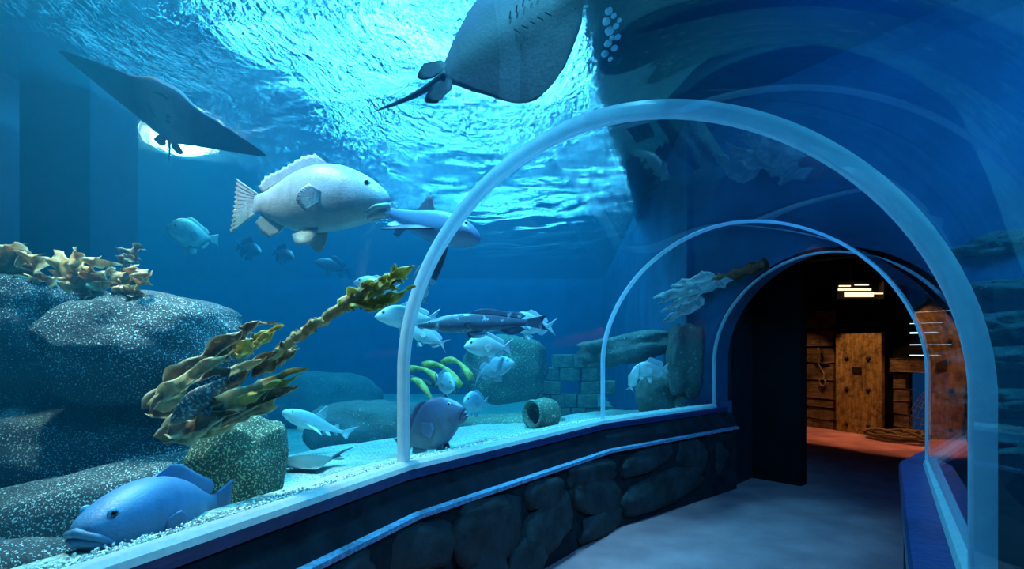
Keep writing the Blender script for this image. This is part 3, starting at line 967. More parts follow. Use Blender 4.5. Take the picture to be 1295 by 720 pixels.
# seaweed blades
def leaf_mat(name, dark, light, edge):
    t = NT(name)
    v = t.coords()
    n1 = t.noise(v, 9, 6, 0.65, 0.8); n2 = t.noise(v, 38, 3, 0.7)
    c = t.ramp(n1, [(0.32, dark), (0.58, light), (0.75, edge)])
    c = t.mix(t.ramp(n2, [(0.60, (0, 0, 0)), (0.68, (0.6, 0.6, 0.6))]), c, edge)
    at_ = t.n('ShaderNodeAttribute'); at_.attribute_name = 'rim'
    c = t.mix(t.ramp(t.math('ADD', at_.outputs['Fac'], t.math('MULTIPLY', t.math('SUBTRACT', n1, 0.5), 0.5)), [(0.70, (0, 0, 0)), (0.95, (0.9, 0.9, 0.9))]), c, edge)
    df = t.principled(c, 0.45, 0, 0.5, t.bump(n1, 0.6, 0.02))
    tl = t.n('ShaderNodeBsdfTranslucent'); t.l(c, tl.inputs[0])
    mx = t.n('ShaderNodeMixShader'); mx.inputs[0].default_value = 0.35
    t.l(df, mx.inputs[1]); t.l(tl.outputs[0], mx.inputs[2])
    return t.done(mx.outputs[0])
M['kelp_brown'] = leaf_mat('brown_kelp', (0.12, 0.055, 0.022), (0.34, 0.18, 0.08), (0.72, 0.60, 0.42))
M['kelp_pale'] = leaf_mat('pale_kelp', (0.34, 0.22, 0.09), (0.66, 0.50, 0.25), (0.90, 0.80, 0.55))
M['kelp_dry'] = leaf_mat('crumpled_tan_kelp', (0.40, 0.19, 0.06), (0.80, 0.46, 0.19), (0.98, 0.74, 0.42))
M['kelp_yellow'] = leaf_mat('yellow_kelp', (0.45, 0.30, 0.05), (0.82, 0.60, 0.12), (0.95, 0.82, 0.38))
M['wood_pale'] = leaf_mat('pale_drift_wood', (0.16, 0.22, 0.26), (0.42, 0.52, 0.58), (0.75, 0.85, 0.9))
M['wood_red'] = leaf_mat('red_drift_wood', (0.12, 0.03, 0.015), (0.32, 0.09, 0.04), (0.4, 0.18, 0.1))
def blade(name, a, b, width, mat, parent, seed=0, sag=0.0, ruffle=0.25, face=None, th=0.0025, nu=26, nv=9, crumple=0.0, shape=0.55, ragged=0.0):
    """a ruffled leaf from a to b, in the parent's space (parent has only a location)"""
    L = Vector(parent.location)
    a, b = Vector(a) - L, Vector(b) - L
    ln = (b - a).length
    ax = (b - a).normalized()
    f = Vector(face) if face else Vector((0.15, -1, 0.35))
    sd = ax.cross(f).normalized(); nn = sd.cross(ax).normalized()
    off = Vector((seed * 2.3, seed * 5.1, seed * 0.7))
    vs_, fs = [], []
    for sgn in (0, 1):
        for i in range(nu):
            t = i / (nu - 1)
            wv = width * (math.sin(PI * min(1, t / 1.0) ** shape) ** 0.75 * 0.5 + 0.015)
            wv *= 1 + ragged * noise.noise(Vector((t * 9, seed * 3.3, 0)))
            for j in range(nv):
                q = j / (nv - 1) * 2 - 1
                p = a + ax * (t * ln) + sd * (q * wv)
                p += nn * (sag * ln * math.sin(PI * t)) + Vector((0, 0, -sag * 0.5 * ln * math.sin(PI * t)))
                p += nn * (ruffle * width * abs(q) ** 1.5 * math.sin(t * 15 + seed * 2.1 + (1.5 if q > 0 else 0)) * 0.5)
                p += nn * (0.35 * wv * (q * q - 0.4) * math.sin(seed + 1.0))
                if crumple:
                    c = p * 11 + off
                    p += Vector((noise.noise(c), noise.noise(c + Vector((7, 0, 0))), noise.noise(c + Vector((0, 7, 0))))) * crumple
                vs_.append(p + nn * (th if sgn else 0))
    n = nu * nv
    for i in range(nu - 1):
        for j in range(nv - 1):
            k = i * nv + j
            fs.append((k, k + 1, k + nv + 1, k + nv))
            fs.append((n + k, n + k + nv, n + k + nv + 1, n + k + 1))
    rim = [j for j in range(nv)] + [i * nv + nv - 1 for i in range(1, nu)] + [(nu - 1) * nv + j for j in range(nv - 2, -1, -1)] + [i * nv for i in range(nu - 2, 0, -1)]
    for q in range(len(rim)):
        a_, b_ = rim[q], rim[(q + 1) % len(rim)]
        fs.append((b_, a_, n + a_, n + b_))
    o = mesh_obj(name, vs_, fs, mat, parent)
    at_ = o.data.attributes.new('rim', 'FLOAT', 'POINT')
    at_.data.foreach_set('value', [abs(j / (nv - 1) * 2 - 1) for _ in range(2 * nu) for j in range(nv)])
    return o
KD = 2.50
kelp = empty('kelp', at(205, 560, KD + 0.05))
KB, KP, KY = M['kelp_brown'], M['kelp_pale'], M['kelp_yellow']
for k, (x0, y0, x1, y1, wpx, m, d0, d1) in enumerate((
        (184, 516, 304, 418, 40, KB, .06, .0), (186, 512, 300, 440, 26, KP, .02, -.02), (190, 522, 350, 446, 44, KB, .0, -.05), (196, 520, 336, 452, 22, KP, -.03, -.09), (214, 528, 318, 462, 46, KB, .04, .02),
        (205, 556, 386, 464, 44, KP, -.02, -.06), (198, 556, 378, 488, 34, KB, -.06, -.10), (236, 552, 366, 492, 40, KP, .02, .0), (226, 540, 356, 476, 40, KB, .05, .04),
        (276, 452, 326, 406, 30, KB, .08, .05), (292, 450, 342, 420, 26, KP, .05, .03), (300, 446, 360, 410, 22, KY, .03, .0), (322, 436, 356, 414, 12, KY, .0, .0),
        (318, 476, 380, 440, 24, KB, .02, .02), (350, 462, 376, 436, 12, KP, .02, .02), (302, 414, 352, 406, 8, KB, .12, .12), (280, 520, 384, 470, 20, KY, -.05, -.08),
        (214, 548, 300, 520, 30, KB, -.08, -.10), (260, 538, 352, 514, 26, KP, -.02, .02))):
    blade('leaf', at(x0, y0, KD + d0), at(x1, y1, KD + d1), wpx / F * KD * 0.80, m, kelp, k + 1, 0.05 * math.sin(k * 1.7), 0.5, ragged=0.45, crumple=0.014)
# knobbly stem
pts, rads = [], []
for j in range(70):
    t = j / 69
    x = 342 + (512 - 342) * t; y = 452 - 108 * t - 6 * math.sin(PI * t)
    p = at(x, y, KD - 0.02)
    p += Vector((noise.noise(Vector((t * 14, 0, 0))), noise.noise(Vector((0, t * 14, 0))), noise.noise(Vector((0, 0, t * 14))))) * 0.015
    pts.append(p - Vector(kelp.location))
    rads.append((0.020 + 0.014 * abs(noise.noise(Vector((t * 23, 3, 1)))) + 0.012 * math.sin(PI * min(1, max(0, (t - 0.55) / 0.4)))) * (1 if t < 0.85 else max(0.2, (1 - t) / 0.15)))
st_ = tube('stem', pts, rads, KP, kelp, 12)
for v in st_.data.vertices:
    v.co += Vector((noise.noise(v.co * 60), noise.noise(v.co * 60 + Vector((9, 0, 0))), noise.noise(v.co * 60 + Vector((0, 9, 0))))) * 0.012
# curled leaflets clinging to the stem
r = random.Random(3)
holder = []
for k in range(64):
    t = r.uniform(0.02, 0.97) if k % 2 else r.uniform(0.5, 0.97)
    q = Vector(pts[int(t * 69)]) + Vector(kelp.location)
    a_ = Vector((r.uniform(-1, 1), r.uniform(-1, 0.4), r.uniform(-1, 1))).normalized()
    ln_ = r.uniform(0.03, 0.06) * (1.3 if t > 0.6 else 0.8)
    blade('leaflet', q, q + (a_ + Vector((0.9, 0, 0.5))).normalized() * ln_, r.uniform(0.02, 0.035), (KY if t > 0.62 else KP) if k % 3 else KB, kelp, k, 0.1, 0.6, face=(r.uniform(-1, 1), -1, r.uniform(-1, 1)), nu=7, nv=4, th=0.002)
for k, (x0, y0, x1, y1, w_) in enumerate(((440, 384, 524, 336, 22), (452, 372, 508, 344, 18), (462, 392, 528, 362, 14), (430, 388, 486, 358, 24), (456, 386, 500, 376, 16))):
    blade('leaf', at(x0, y0, KD - 0.03), at(x1, y1, KD - 0.05), w_ / F * KD, KY, kelp, 40 + k, 0.03, 0.6, ragged=0.5, crumple=0.012)
tag(kelp, 'large brown kelp with ruffled blades and a knobbly stem slanting over the sand', 'seaweed')
# clumps of crumpled tan leaves on the boulder tops
def clump(label, spots, d, seed, mats, group='crumpled kelp clumps on the boulders'):
    root = empty('kelp_clump', at(spots[0][0], spots[0][1], d))
    for k, (x0, y0, x1, y1, w_) in enumerate(spots):
        blade('leaf', at(x0, y0, d + 0.03 * (k % 3)), at(x1, y1, d - 0.04 * (k % 2)), w_ / F * d, mats[k % len(mats)], root, seed + k, 0.12 * math.sin(seed + k), 0.8, crumple=0.035, ragged=0.7, nu=22, nv=10, shape=0.8)
    tag(root, label, 'seaweed', group)
KDRY = M['kelp_dry']
clump('broad tan kelp clump on the outermost dark boulder', [(20, 366, 4, 310, 46), (24, 366, 44, 322, 44), (10, 366, -24, 330, 50), (22, 366, 46, 352, 26), (16, 364, 22, 308, 40)], 3.2, 3, [KDRY])
clump('tall forked tan kelp clump standing in the gap between two boulders', [(106, 372, 70, 316, 30), (106, 372, 98, 310, 22), (108, 372, 146, 334, 34), (104, 372, 120, 324, 30), (110, 374, 66, 344, 20), (106, 372, 130, 352, 34), (112, 376, 120, 386, 12)], 3.15, 13, [KDRY, KDRY, M['kelp_pale']])
clump('small ragged tan kelp clump on the rounded boulder', [(160, 372, 142, 344, 24), (162, 372, 184, 342, 26), (160, 374, 168, 336, 24), (164, 370, 188, 354, 18), (158, 374, 138, 360, 16)], 3.1, 23, [KDRY])
clump('faint leaf clump floating behind the rounded boulder', [(152, 334, 182, 310, 22), (154, 336, 172, 326, 18), (150, 372, 160, 330, 8)], 3.7, 33, [KB])
# drift-wood spar with pale splintered end
spar = empty('wreck_spar', at(900, 352, 6.1))
Ls = Vector(spar.location)
def spar_pt(px, py):
    t = (px - 828) / (968 - 828)
    return at(px, py, 6.7 + (5.55 - 6.7) * t)
pts = [spar_pt(905 + 62 * j / 15, 356 - 22 * j / 15) - Ls for j in range(16)]
o = tube('spar', pts, [0.055 + 0.015 * math.sin(j * 1.3) for j in range(16)], M['wood_red'], spar, 10)
for k, (x0, y0, x1, y1, w_) in enumerate(((915, 352, 828, 378, 14), (910, 358, 834, 384, 10), (900, 362, 836, 396, 14), (892, 378, 838, 408, 14), (905, 350, 850, 364, 12), (886, 372, 842, 392, 12), (930, 350, 880, 372, 12))):
    a_, b_ = spar_pt(x0, y0), spar_pt(x1, y1)
    blade('splinter', a_, b_, w_ / F * 6.4, M['wood_pale'], spar, 60 + k, 0.02, 0.25, th=0.03, ragged=0.5, crumple=0.03, nu=20, nv=6)
tag(spar, 'broken reddish wreck spar with a pale splintered end near the last arch', 'wreck')

# gravel heaped along the foot of the left glass
def gravel():
    bm = bmesh.new(); bmesh.ops.create_icosphere(bm, subdivisions=1, radius=1.0)
    bv = np.array([v.co[:] for v in bm.verts]); bf_ = np.array([[v.index for v in f.verts] for f in bm.faces]); bm.free()
    r = np.random.RandomState(9)
    V, Fc = [], []
    for i in range(1, len(RINGS) - 1):
        a0, a1 = lfoot(i), lfoot(i + 1)
        n = (2600, 2600, 1600)[i - 1]
        T = r.rand(n); O = -0.06 - np.abs(r.randn(n)) * 0.05
        for t, o_ in zip(T, O):
            a = a0.lerp(a1, t) + rdir(i).lerp(rdir(i + 1), t) * o_
            s_ = r.uniform(0.0035, 0.0085)
            q, _ = np.linalg.qr(r.randn(3, 3))
            p = (bv * np.array([s_, s_ * r.uniform(.6, 1), s_ * r.uniform(.5, .9)])) @ q.T + np.array([a.x, a.y, 0.938 + s_ * 0.6 + r.rand() * 0.030 * max(0.15, 1 + o_ / 0.2)])
            Fc.append(bf_ + len(V) * len(bv)); V.append(p)
    V = np.concatenate(V); Fc = np.concatenate(Fc)
    return mesh_obj('gravel', V.tolist(), Fc.tolist(), M['gravel'], None, False)
def gravel_mat():
    t = NT('pale_gravel')
    v = t.coords()
    n1 = t.noise(v, 55, 2, 0.6)
    c = t.ramp(n1, [(0.36, (0.14, 0.16, 0.17)), (0.46, (0.45, 0.50, 0.52)), (0.60, (0.92, 0.96, 0.96))])
    return t.done(t.principled(c, 0.5, 0, 0.5))
M['gravel'] = gravel_mat()
tag(gravel(), 'fine pale gravel heaped along the outside foot of the glass', 'gravel', None, 'stuff')

# pale blobs modelled in place of a whitish reflection under the surface
def reflection_blobs():
    root = empty('reflection_patch', at(775, 40, 4.05))
    L = Vector(root.location)
    m = simple('reflection_blob_skin', (0.55, 0.68, 0.75), 0.3, 0, 0.6, 0.25, 12)
    r = random.Random(21)
    for (x, y, s_) in ((770, 14, 8), (776, 20, 6), (767, 27, 9), (779, 33, 7), (771, 39, 10), (781, 47, 7), (769, 55, 9), (777, 61, 8), (765, 68, 9), (772, 75, 6), (783, 26, 5), (774, 48, 6)):
        bm = bmesh.new(); bmesh.ops.create_icosphere(bm, subdivisions=2, radius=s_ / 2 / F * 4.0)
        D = (SURF_Z - 0.05 - EYE) * F / (HY - y)
        for v in bm.verts:
            v.co = Vector((v.co.x * r.uniform(1.1, 1.3), v.co.y * 2.0, v.co.z * 0.6)) + at(x, y, D) - L
        bm_obj('reflection_blob', bm, m, root, True)
    tag(root, 'whitish reflection modelled as pale blobs under the dark water surface', 'reflection_blobs')
reflection_blobs()
# ------------------------------------------------------------------ fish
def spline(tab, n):
    """Catmull-Rom through a table of rows, sampled at n even parameters of column 0"""
    tab = np.array(tab, float)
    xs = np.linspace(tab[0, 0], tab[-1, 0], n)
    out = []
    for x in xs:
        i = min(len(tab) - 2, max(0, int(np.searchsorted(tab[:, 0], x) - 1)))
        p1, p2 = tab[i], tab[i + 1]
        p0 = tab[i - 1] if i else p1 - (p2 - p1); p3 = tab[i + 2] if i + 2 < len(tab) else p2 + (p2 - p1)
        h = p2[0] - p1[0]; t = (x - p1[0]) / h
        m1 = (p2 - p0) / max(p2[0] - p0[0], 1e-6) * h; m2 = (p3 - p1) / max(p3[0] - p1[0], 1e-6) * h
        y = (2 * t**3 - 3 * t**2 + 1) * p1 + (t**3 - 2 * t**2 + t) * m1 + (-2 * t**3 + 3 * t**2) * p2 + (t**3 - t**2) * m2
        y[0] = x
        out.append(y)
    return np.array(out)
# t from the nose, top, bottom, half width (fractions of half height / half width)
PROF_F = {
 'bream':  [(0, -.08, -.18, .05), (.03, .10, -.30, .28), (.10, .42, -.48, .55), (.2, .76, -.68, .82), (.34, 1.0, -.90, 1.0), (.5, .98, -1.0, .95), (.66, .76, -.84, .75), (.82, .44, -.48, .42), (.93, .22, -.24, .20), (1, .20, -.22, .10)],
 'grouper': [(0, -.10, -.34, .12), (.03, .10, -.52, .45), (.10, .38, -.68, .70), (.2, .66, -.82, .90), (.34, .92, -.95, 1.0), (.5, 1.0, -1.0, .96), (.66, .84, -.90, .78), (.82, .52, -.60, .45), (.93, .32, -.36, .22), (1, .30, -.34, .10)],
 'shark':  [(0, -.02, -.20, .05), (.03, .30, -.36, .55), (.10, .62, -.62, .85), (.2, .86, -.86, 1.0), (.34, 1.0, -1.0, 1.0), (.5, .92, -.88, .88), (.66, .66, -.62, .62), (.82, .40, -.36, .36), (.93, .26, -.22, .22), (1, .24, -.20, .14)],
 'long':   [(0, -.05, -.12, .05), (.05, .16, -.40, .30), (.12, .40, -.62, .55), (.22, .78, -.86, .85), (.36, 1.0, -1.0, 1.0), (.52, .98, -1.0, 1.0), (.68, .84, -.86, .80), (.84, .56, -.56, .50), (.94, .38, -.38, .28), (1, .34, -.36, .14)],
}
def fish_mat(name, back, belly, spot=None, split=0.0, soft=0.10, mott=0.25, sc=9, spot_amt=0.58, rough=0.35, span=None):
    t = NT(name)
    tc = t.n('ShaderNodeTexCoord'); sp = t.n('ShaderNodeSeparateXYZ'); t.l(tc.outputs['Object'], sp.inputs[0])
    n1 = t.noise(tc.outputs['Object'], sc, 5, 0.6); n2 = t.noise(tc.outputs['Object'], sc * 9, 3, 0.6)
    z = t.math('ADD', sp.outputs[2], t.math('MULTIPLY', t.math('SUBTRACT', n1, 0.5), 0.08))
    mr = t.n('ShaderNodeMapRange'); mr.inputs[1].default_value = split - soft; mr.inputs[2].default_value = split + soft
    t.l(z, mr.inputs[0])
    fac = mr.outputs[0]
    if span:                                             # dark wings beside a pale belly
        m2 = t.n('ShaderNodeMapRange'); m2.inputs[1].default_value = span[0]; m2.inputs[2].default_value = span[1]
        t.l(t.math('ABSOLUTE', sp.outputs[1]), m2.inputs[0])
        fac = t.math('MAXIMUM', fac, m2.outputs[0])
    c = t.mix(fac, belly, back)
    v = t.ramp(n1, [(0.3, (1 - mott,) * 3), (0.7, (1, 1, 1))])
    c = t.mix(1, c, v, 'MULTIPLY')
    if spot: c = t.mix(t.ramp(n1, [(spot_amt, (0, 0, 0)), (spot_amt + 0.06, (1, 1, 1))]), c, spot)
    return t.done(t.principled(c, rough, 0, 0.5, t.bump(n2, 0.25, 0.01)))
M['eye_dark'] = simple('fish_pupil', (0.004, 0.004, 0.006), 0.1, 0, 0.8, 0.1)
M['eye_gold'] = simple('fish_iris', (0.45, 0.40, 0.25), 0.25, 0, 0.6, 0.2)
M['gill'] = simple('dark_gill_skin', (0.01, 0.015, 0.022), 0.9, 0, 0.05, 0.2)
M['eye_blue'] = simple('fish_iris_blue', (0.10, 0.30, 0.50), 0.25, 0, 0.6, 0.2)
M['eye_pale'] = simple('fish_iris_pale', (0.60, 0.68, 0.72), 0.25, 0, 0.6, 0.2)

def fin_mesh(base, tip, th=0.006, mid=5, ripple=0.35, scallop=0.015, bendf=None):
    """a fin as a ribbed thin solid between a base line and a tip line (lists of 3-D points)"""
    def res(line, n):
        line = [Vector(p) for p in line]
        out = []
        for k in range(n):
            s = k / (n - 1) * (len(line) - 1); i = min(int(s), len(line) - 2)
            out.append(line[i].lerp(line[i + 1], s - i))
        return out
    th *= 0.55
    n = 25
    B, T = res(base, n), res(tip, n)
    nrm = (B[-1] - B[0]).cross(T[n // 2] - B[n // 2])
    nrm = nrm.normalized() if nrm.length > 1e-9 else Vector((0, 1, 0))
    vs_, fs = [], []
    for sgn in (1, -1):
        for k in range(n):
            for j in range(mid):
                t = j / (mid - 1)
                tt = t * (1 - (scallop if k % 2 else 0))
                p = B[k].lerp(T[k], tt)
                h = th * (1 - 0.75 * t) * (1 + ripple * (1 if k % 2 == 0 else -1))
                p = p + nrm * (sgn * h * 0.5 + (th * 0.45 if k % 2 else -th * 0.45) * min(1, t * 2))
                vs_.append(bendf(p) if bendf else p)
    m = n * mid
    for k in range(n - 1):
        for j in range(mid - 1):
            q = k * mid + j
            fs.append((q, q + 1, q + mid + 1, q + mid)); fs.append((m + q, m + q + mid, m + q + mid + 1, m + q + 1))
    rim = list(range(mid)) + [k * mid + mid - 1 for k in range(1, n)] + [(n - 1) * mid + j for j in range(mid - 2, -1, -1)] + [k * mid for k in range(n - 2, 0, -1)]
    for q in range(len(rim)):
        a, b = rim[q], rim[(q + 1) % len(rim)]
        fs.append((b, a, m + a, m + b))
    return vs_, fs

def frame(nose, tail, roll=0.0, up=(0, 0, 1)):
    nose, tail = Vector(nose), Vector(tail)
    x = (nose - tail); L = x.length; x.normalize()
    y = Vector(up).cross(x).normalized(); z = x.cross(y)
    R = Matrix((x, y, z)).transposed() @ Matrix.Rotation(math.radians(roll), 3, 'X')
    m = R.to_4x4(); m.translation = (nose + tail) / 2
    return m @ Matrix.Diagonal((L, L, L, 1))

def fish(name, label, cat, nose, tail, H, Wd, mat, fmat=None, roll=0, bend=0.0, kind='bream', detail=1, eye=0.03, iris='eye_gold', group=None, up=(0, 0, 1),
         tail_h=0.15, fork=0.35, dors=0.07, pect=0.14, pelv=0.10, lips=False, tip_mat=None, pect_drop=0.5, lip_r=0.013, mouth=-0.20, lip_mat=None):
    fmat = fmat or mat
    root = empty(name)
    root.matrix_world = frame(nose, tail, roll, up)
    xb = -0.34 if kind != 'shark' else -0.32
    nst, ns = (26, 18) if detail == 1 else (60, 36)
    P = spline(PROF_F[kind], nst)
    def X(t): return 0.5 + (xb - 0.5) * t
    def prof(x):
        t = (0.5 - x) / (0.5 - xb)
        i = max(0, min(1, t)) * (nst - 1); a = int(min(i, nst - 2)); f = i - a
        r_ = P[a] * (1 - f) + P[a + 1] * f
        return r_[1] * H / 2, r_[2] * H / 2, r_[3] * Wd / 2
    def bf(p):
        if abs(bend) < 1e-6: return p
        x0 = 0.15
        u = x0 - p.x
        if u <= 0: return p
        th = bend * u
        return Vector((x0 - math.sin(th) / bend - p.y * math.sin(th) * -1 * 0, (1 - math.cos(th)) / bend, p.z)) + Vector((math.sin(th), math.cos(th), 0)) * p.y
    vs_, fs = [], []
    for row in P:
        x = X(row[0]); top, bot, hw = row[1] * H / 2, row[2] * H / 2, max(row[3], 0.04) * Wd / 2
        zc, hz = (top + bot) / 2, max((top - bot) / 2, 0.004)
        for q in range(ns):
            a = 2 * PI * q / ns
            c, s = math.cos(a), math.sin(a)
            e = 0.86
            y = hw * math.copysign(abs(c) ** e, c); z = zc + hz * math.copysign(abs(s) ** 1.0, s)
            p = Vector((x, y, z))
            if lips and x > 0.40:                        # mouth crease
                zm = mouth * H - (0.5 - x) * 0.42
                k = math.exp(-((z - zm) / (0.020)) ** 2) * max(0, (x - 0.40) / 0.10)
                p.x -= 0.018 * k; p.y *= 1 - 0.10 * k
            if lips:                                     # gill cover edge
                k = math.exp(-((x - (0.235 - 0.9 * z * z)) / 0.007) ** 2) * (1 if abs(z) < H * 0.36 else 0)
                p.y *= 1 - 0.035 * k
            vs_.append(bf(p))
    for r_ in range(len(P) - 1):
        for q in range(ns):
            q2 = (q + 1) % ns
            fs.append((r_ * ns + q, (r_ + 1) * ns + q, (r_ + 1) * ns + q2, r_ * ns + q2))
    fs.append(tuple(range(ns))); fs.append(tuple(range((len(P) - 1) * ns, len(P) * ns))[::-1])
    mesh_obj('body', vs_, fs, mat, root)
    def fin(nm, base, tip, th=0.012, m=None, **kw):
        v_, f_ = fin_mesh(base, tip, th, bendf=bf, **kw)
        mesh_obj(nm, v_, f_, m or fmat, root)
    pt, pb, pw = prof(xb)
    if kind == 'shark':
        fin('tail_fin', [(xb + .02, 0, pt), (xb, 0, 0), (xb + .02, 0, pb)], [(-.50, 0, tail_h), (-.46, 0, tail_h * .62), (-.41, 0, .01), (-.40, 0, -tail_h * .40), (-.385, 0, -tail_h * .5)], 0.014, tip_mat)
        t0 = prof(.08)[0]
        fin('dorsal_fin', [(.10, 0, t0 * .9), (-.04, 0, prof(-.04)[0] * .9)], [(-.005, 0, t0 + dors * 1.15), (-.03, 0, t0 + dors * 1.1), (-.045, 0, t0 + dors * .15)], 0.016, tip_mat)
        fin('second_dorsal_fin', [(-.18, 0, prof(-.18)[0] * .9), (-.24, 0, prof(-.24)[0] * .9)], [(-.23, 0, prof(-.2)[0] + dors * .4), (-.26, 0, prof(-.2)[0] + dors * .1)], 0.010)
        for s in (1, -1):
            w0 = prof(.2)[2]
            fin('pectoral_fin', [(.24, s * w0 * .8, -H * .22), (.13, s * w0 * .9, -H * .26)], [(.10, s * (w0 + pect), -H * .22 - pect * pect_drop), (.06, s * (w0 + pect * .95), -H * .22 - pect * pect_drop), (.075, s * (w0 + pect * .3), -H * .26 - pect * pect_drop * .3)], 0.014, tip_mat)
            fin('pelvic_fin', [(-.06, s * .02, prof(-.06)[1] * .85), (-.13, s * .02, prof(-.13)[1] * .85)], [(-.12, s * .07, prof(-.1)[1] - pelv * .5), (-.155, s * .06, prof(-.1)[1] - pelv * .45)], 0.010)
        fin('anal_fin', [(-.19, 0, prof(-.19)[1] * .9), (-.25, 0, prof(-.25)[1] * .9)], [(-.25, 0, prof(-.2)[1] - .03), (-.27, 0, prof(-.2)[1] - .02)], 0.01)
    else:
        nt = 9
        tp = []
        for k in range(nt):
            q = k / (nt - 1) * 2 - 1
            tp.append((-.5 + (fork * .14) * (1 - abs(q) ** 1.3), 0, -q * tail_h + (pt + pb) / 2))
        fin('tail_fin', [(xb + .03, 0, pt * .9), (xb + .02, 0, 0), (xb + .03, 0, pb * .9)], tp, 0.022)
        xs_ = [.16, .08, 0, -.08, -.16, -.24, -.28]
        hs = [.2, .85, .95, .8, .85, 1.0, .5]
        fin('dorsal_fin', [(x, 0, prof(x)[0] * .92) for x in xs_], [(x - .045, 0, prof(x)[0] + dors * h) for x, h in zip(xs_, hs)], 0.014, scallop=0.05)
        xs_ = [-.10, -.16, -.22, -.27]
        fin('anal_fin', [(x, 0, prof(x)[1] * .92) for x in xs_], [(x - .05, 0, prof(x)[1] - dors * h) for x, h in zip(xs_, [.4, 1.0, .9, .5])], 0.014, scallop=0.04)
        for s in (1, -1):
            t_, b_, w0 = prof(.18)
            fin('pectoral_fin', [(.185, s * w0 * .96, -H * .02), (.175, s * w0 * .98, -H * .16)], [(.185 - pect * (.25 + .75 * math.sin(PI * (.12 + .76 * q))), s * (w0 + pect * (.10 + .16 * math.sin(PI * (.1 + .8 * q)))), H * (.09 - .40 * q)) for q in np.linspace(0, 1, 11)], 0.010)
            fin('pelvic_fin', [(.14, s * w0 * .35, prof(.14)[1] * .93), (.08, s * w0 * .35, prof(.08)[1] * .95)], [(.12 - .13 * q, s * w0 * (.45 + .3 * math.sin(PI * q)), prof(.1)[1] * (1 - .1 * q) - pelv * math.sin(PI * (.25 + .62 * q))) for q in np.linspace(0, 1, 9)], 0.012)
    ex = 0.40 if kind in ('bream', 'grouper') else 0.42
    t_, b_, w0 = prof(ex)
    ez = (t_ * .55 + b_ * .0) if kind != 'long' else t_ * .35
    for s in (1, -1):
        zc, hz = (t_ + b_) / 2, (t_ - b_) / 2
        yy = w0 * max(0.05, 1 - ((ez - zc) / hz) ** 2) ** .5
        bm = bmesh.new(); bmesh.ops.create_uvsphere(bm, u_segments=14, v_segments=10, radius=eye)
        for v in bm.verts: v.co = bf(Vector((ex + v.co.x, s * (yy - eye * .25) + v.co.y * .6, ez + v.co.z)))
        eo = bm_obj('eye', bm, M[iris], root, True)
        bm = bmesh.new(); bmesh.ops.create_uvsphere(bm, u_segments=12, v_segments=8, radius=eye * .62)
        for v in bm.verts: v.co = bf(Vector((ex + .004 + v.co.x, s * (yy - eye * .25 + eye * .38) + v.co.y * .5, ez + v.co.z)))
        bm_obj('pupil', bm, M['eye_dark'], eo, True)
    if lips:
        for nm, dz in (('upper_lip', .020), ('lower_lip', -.020)):
            pts = []
            for k in range(21):
                q = k / 20 * 2 - 1
                x = .5 - .012 - .085 * abs(q) ** 1.6
                t_, b_, w0 = prof(x)
                zm = mouth * H - (.5 - x) * .42 + dz * (1 - .6 * abs(q))
                zc, hz = (t_ + b_) / 2, (t_ - b_) / 2
                yy = w0 * max(.04, 1 - min(1, abs((zm - zc) / hz)) ** 2) ** .5
                pts.append(Vector((x + .006 * (1 - abs(q)), math.copysign(min(abs(q) * 2.0, 1) * yy, q), zm)))
            tube(nm, pts, [lip_r * (1 - .5 * abs(k / 10 - 1)) + .003 for k in range(21)], lip_mat or mat, root, 8)
    tag(root, label, cat, group)
    return root

FM = {}
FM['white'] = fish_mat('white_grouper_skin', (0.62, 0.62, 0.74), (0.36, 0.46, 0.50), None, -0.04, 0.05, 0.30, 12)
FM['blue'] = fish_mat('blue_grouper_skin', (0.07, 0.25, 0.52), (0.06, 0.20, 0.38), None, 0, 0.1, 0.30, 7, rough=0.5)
FM['lip'] = fish_mat('blue_grouper_lip', (0.07, 0.24, 0.46), (0.07, 0.22, 0.40), None, 0, 0.1, 0.3, 20, rough=0.5)
FM['silver'] = fish_mat('silver_fish_skin', (0.62, 0.70, 0.76), (0.85, 0.90, 0.92), None, 0.03, 0.06, 0.2, 9)
FM['cyan'] = fish_mat('blue_silver_skin', (0.22, 0.46, 0.62), (0.40, 0.62, 0.74), None, 0, 0.1, 0.3, 9)
FM['dark'] = fish_mat('dark_bream_skin', (0.10, 0.12, 0.24), (0.20, 0.26, 0.40), None, 0, 0.15, 0.3, 8)
FM['shark'] = fish_mat('grey_shark_skin', (0.16, 0.22, 0.36), (0.16, 0.30, 0.52), None, -0.01, 0.03, 0.2, 8)
FM['shark_pale'] = fish_mat('pale_shark_skin', (0.46, 0.66, 0.74), (0.78, 0.9, 0.94), None, 0.0, 0.03, 0.25, 12)
FM['shark_fin'] = simple('dark_shark_fin', (0.06, 0.05, 0.09), 0.5, 0, 0.3, 0.3, 9)
FM['barred'] = fish_mat('mottled_long_skin', (0.07, 0.08, 0.13), (0.14, 0.17, 0.24), (0.40, 0.46, 0.55), 0, 0.05, 0.4, 14, 0.60)
FM['mottled'] = fish_mat('mottled_dark_skin', (0.03, 0.05, 0.07), (0.06, 0.09, 0.11), (0.30, 0.40, 0.42), 0, 0.1, 0.4, 26, 0.54)
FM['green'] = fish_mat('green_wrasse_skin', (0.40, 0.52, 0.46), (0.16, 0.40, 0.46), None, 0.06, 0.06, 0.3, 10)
FM['shadow'] = fish_mat('dark_blue_fish_skin', (0.03, 0.06, 0.10), (0.05, 0.09, 0.14), None, 0, 0.1, 0.3, 8)

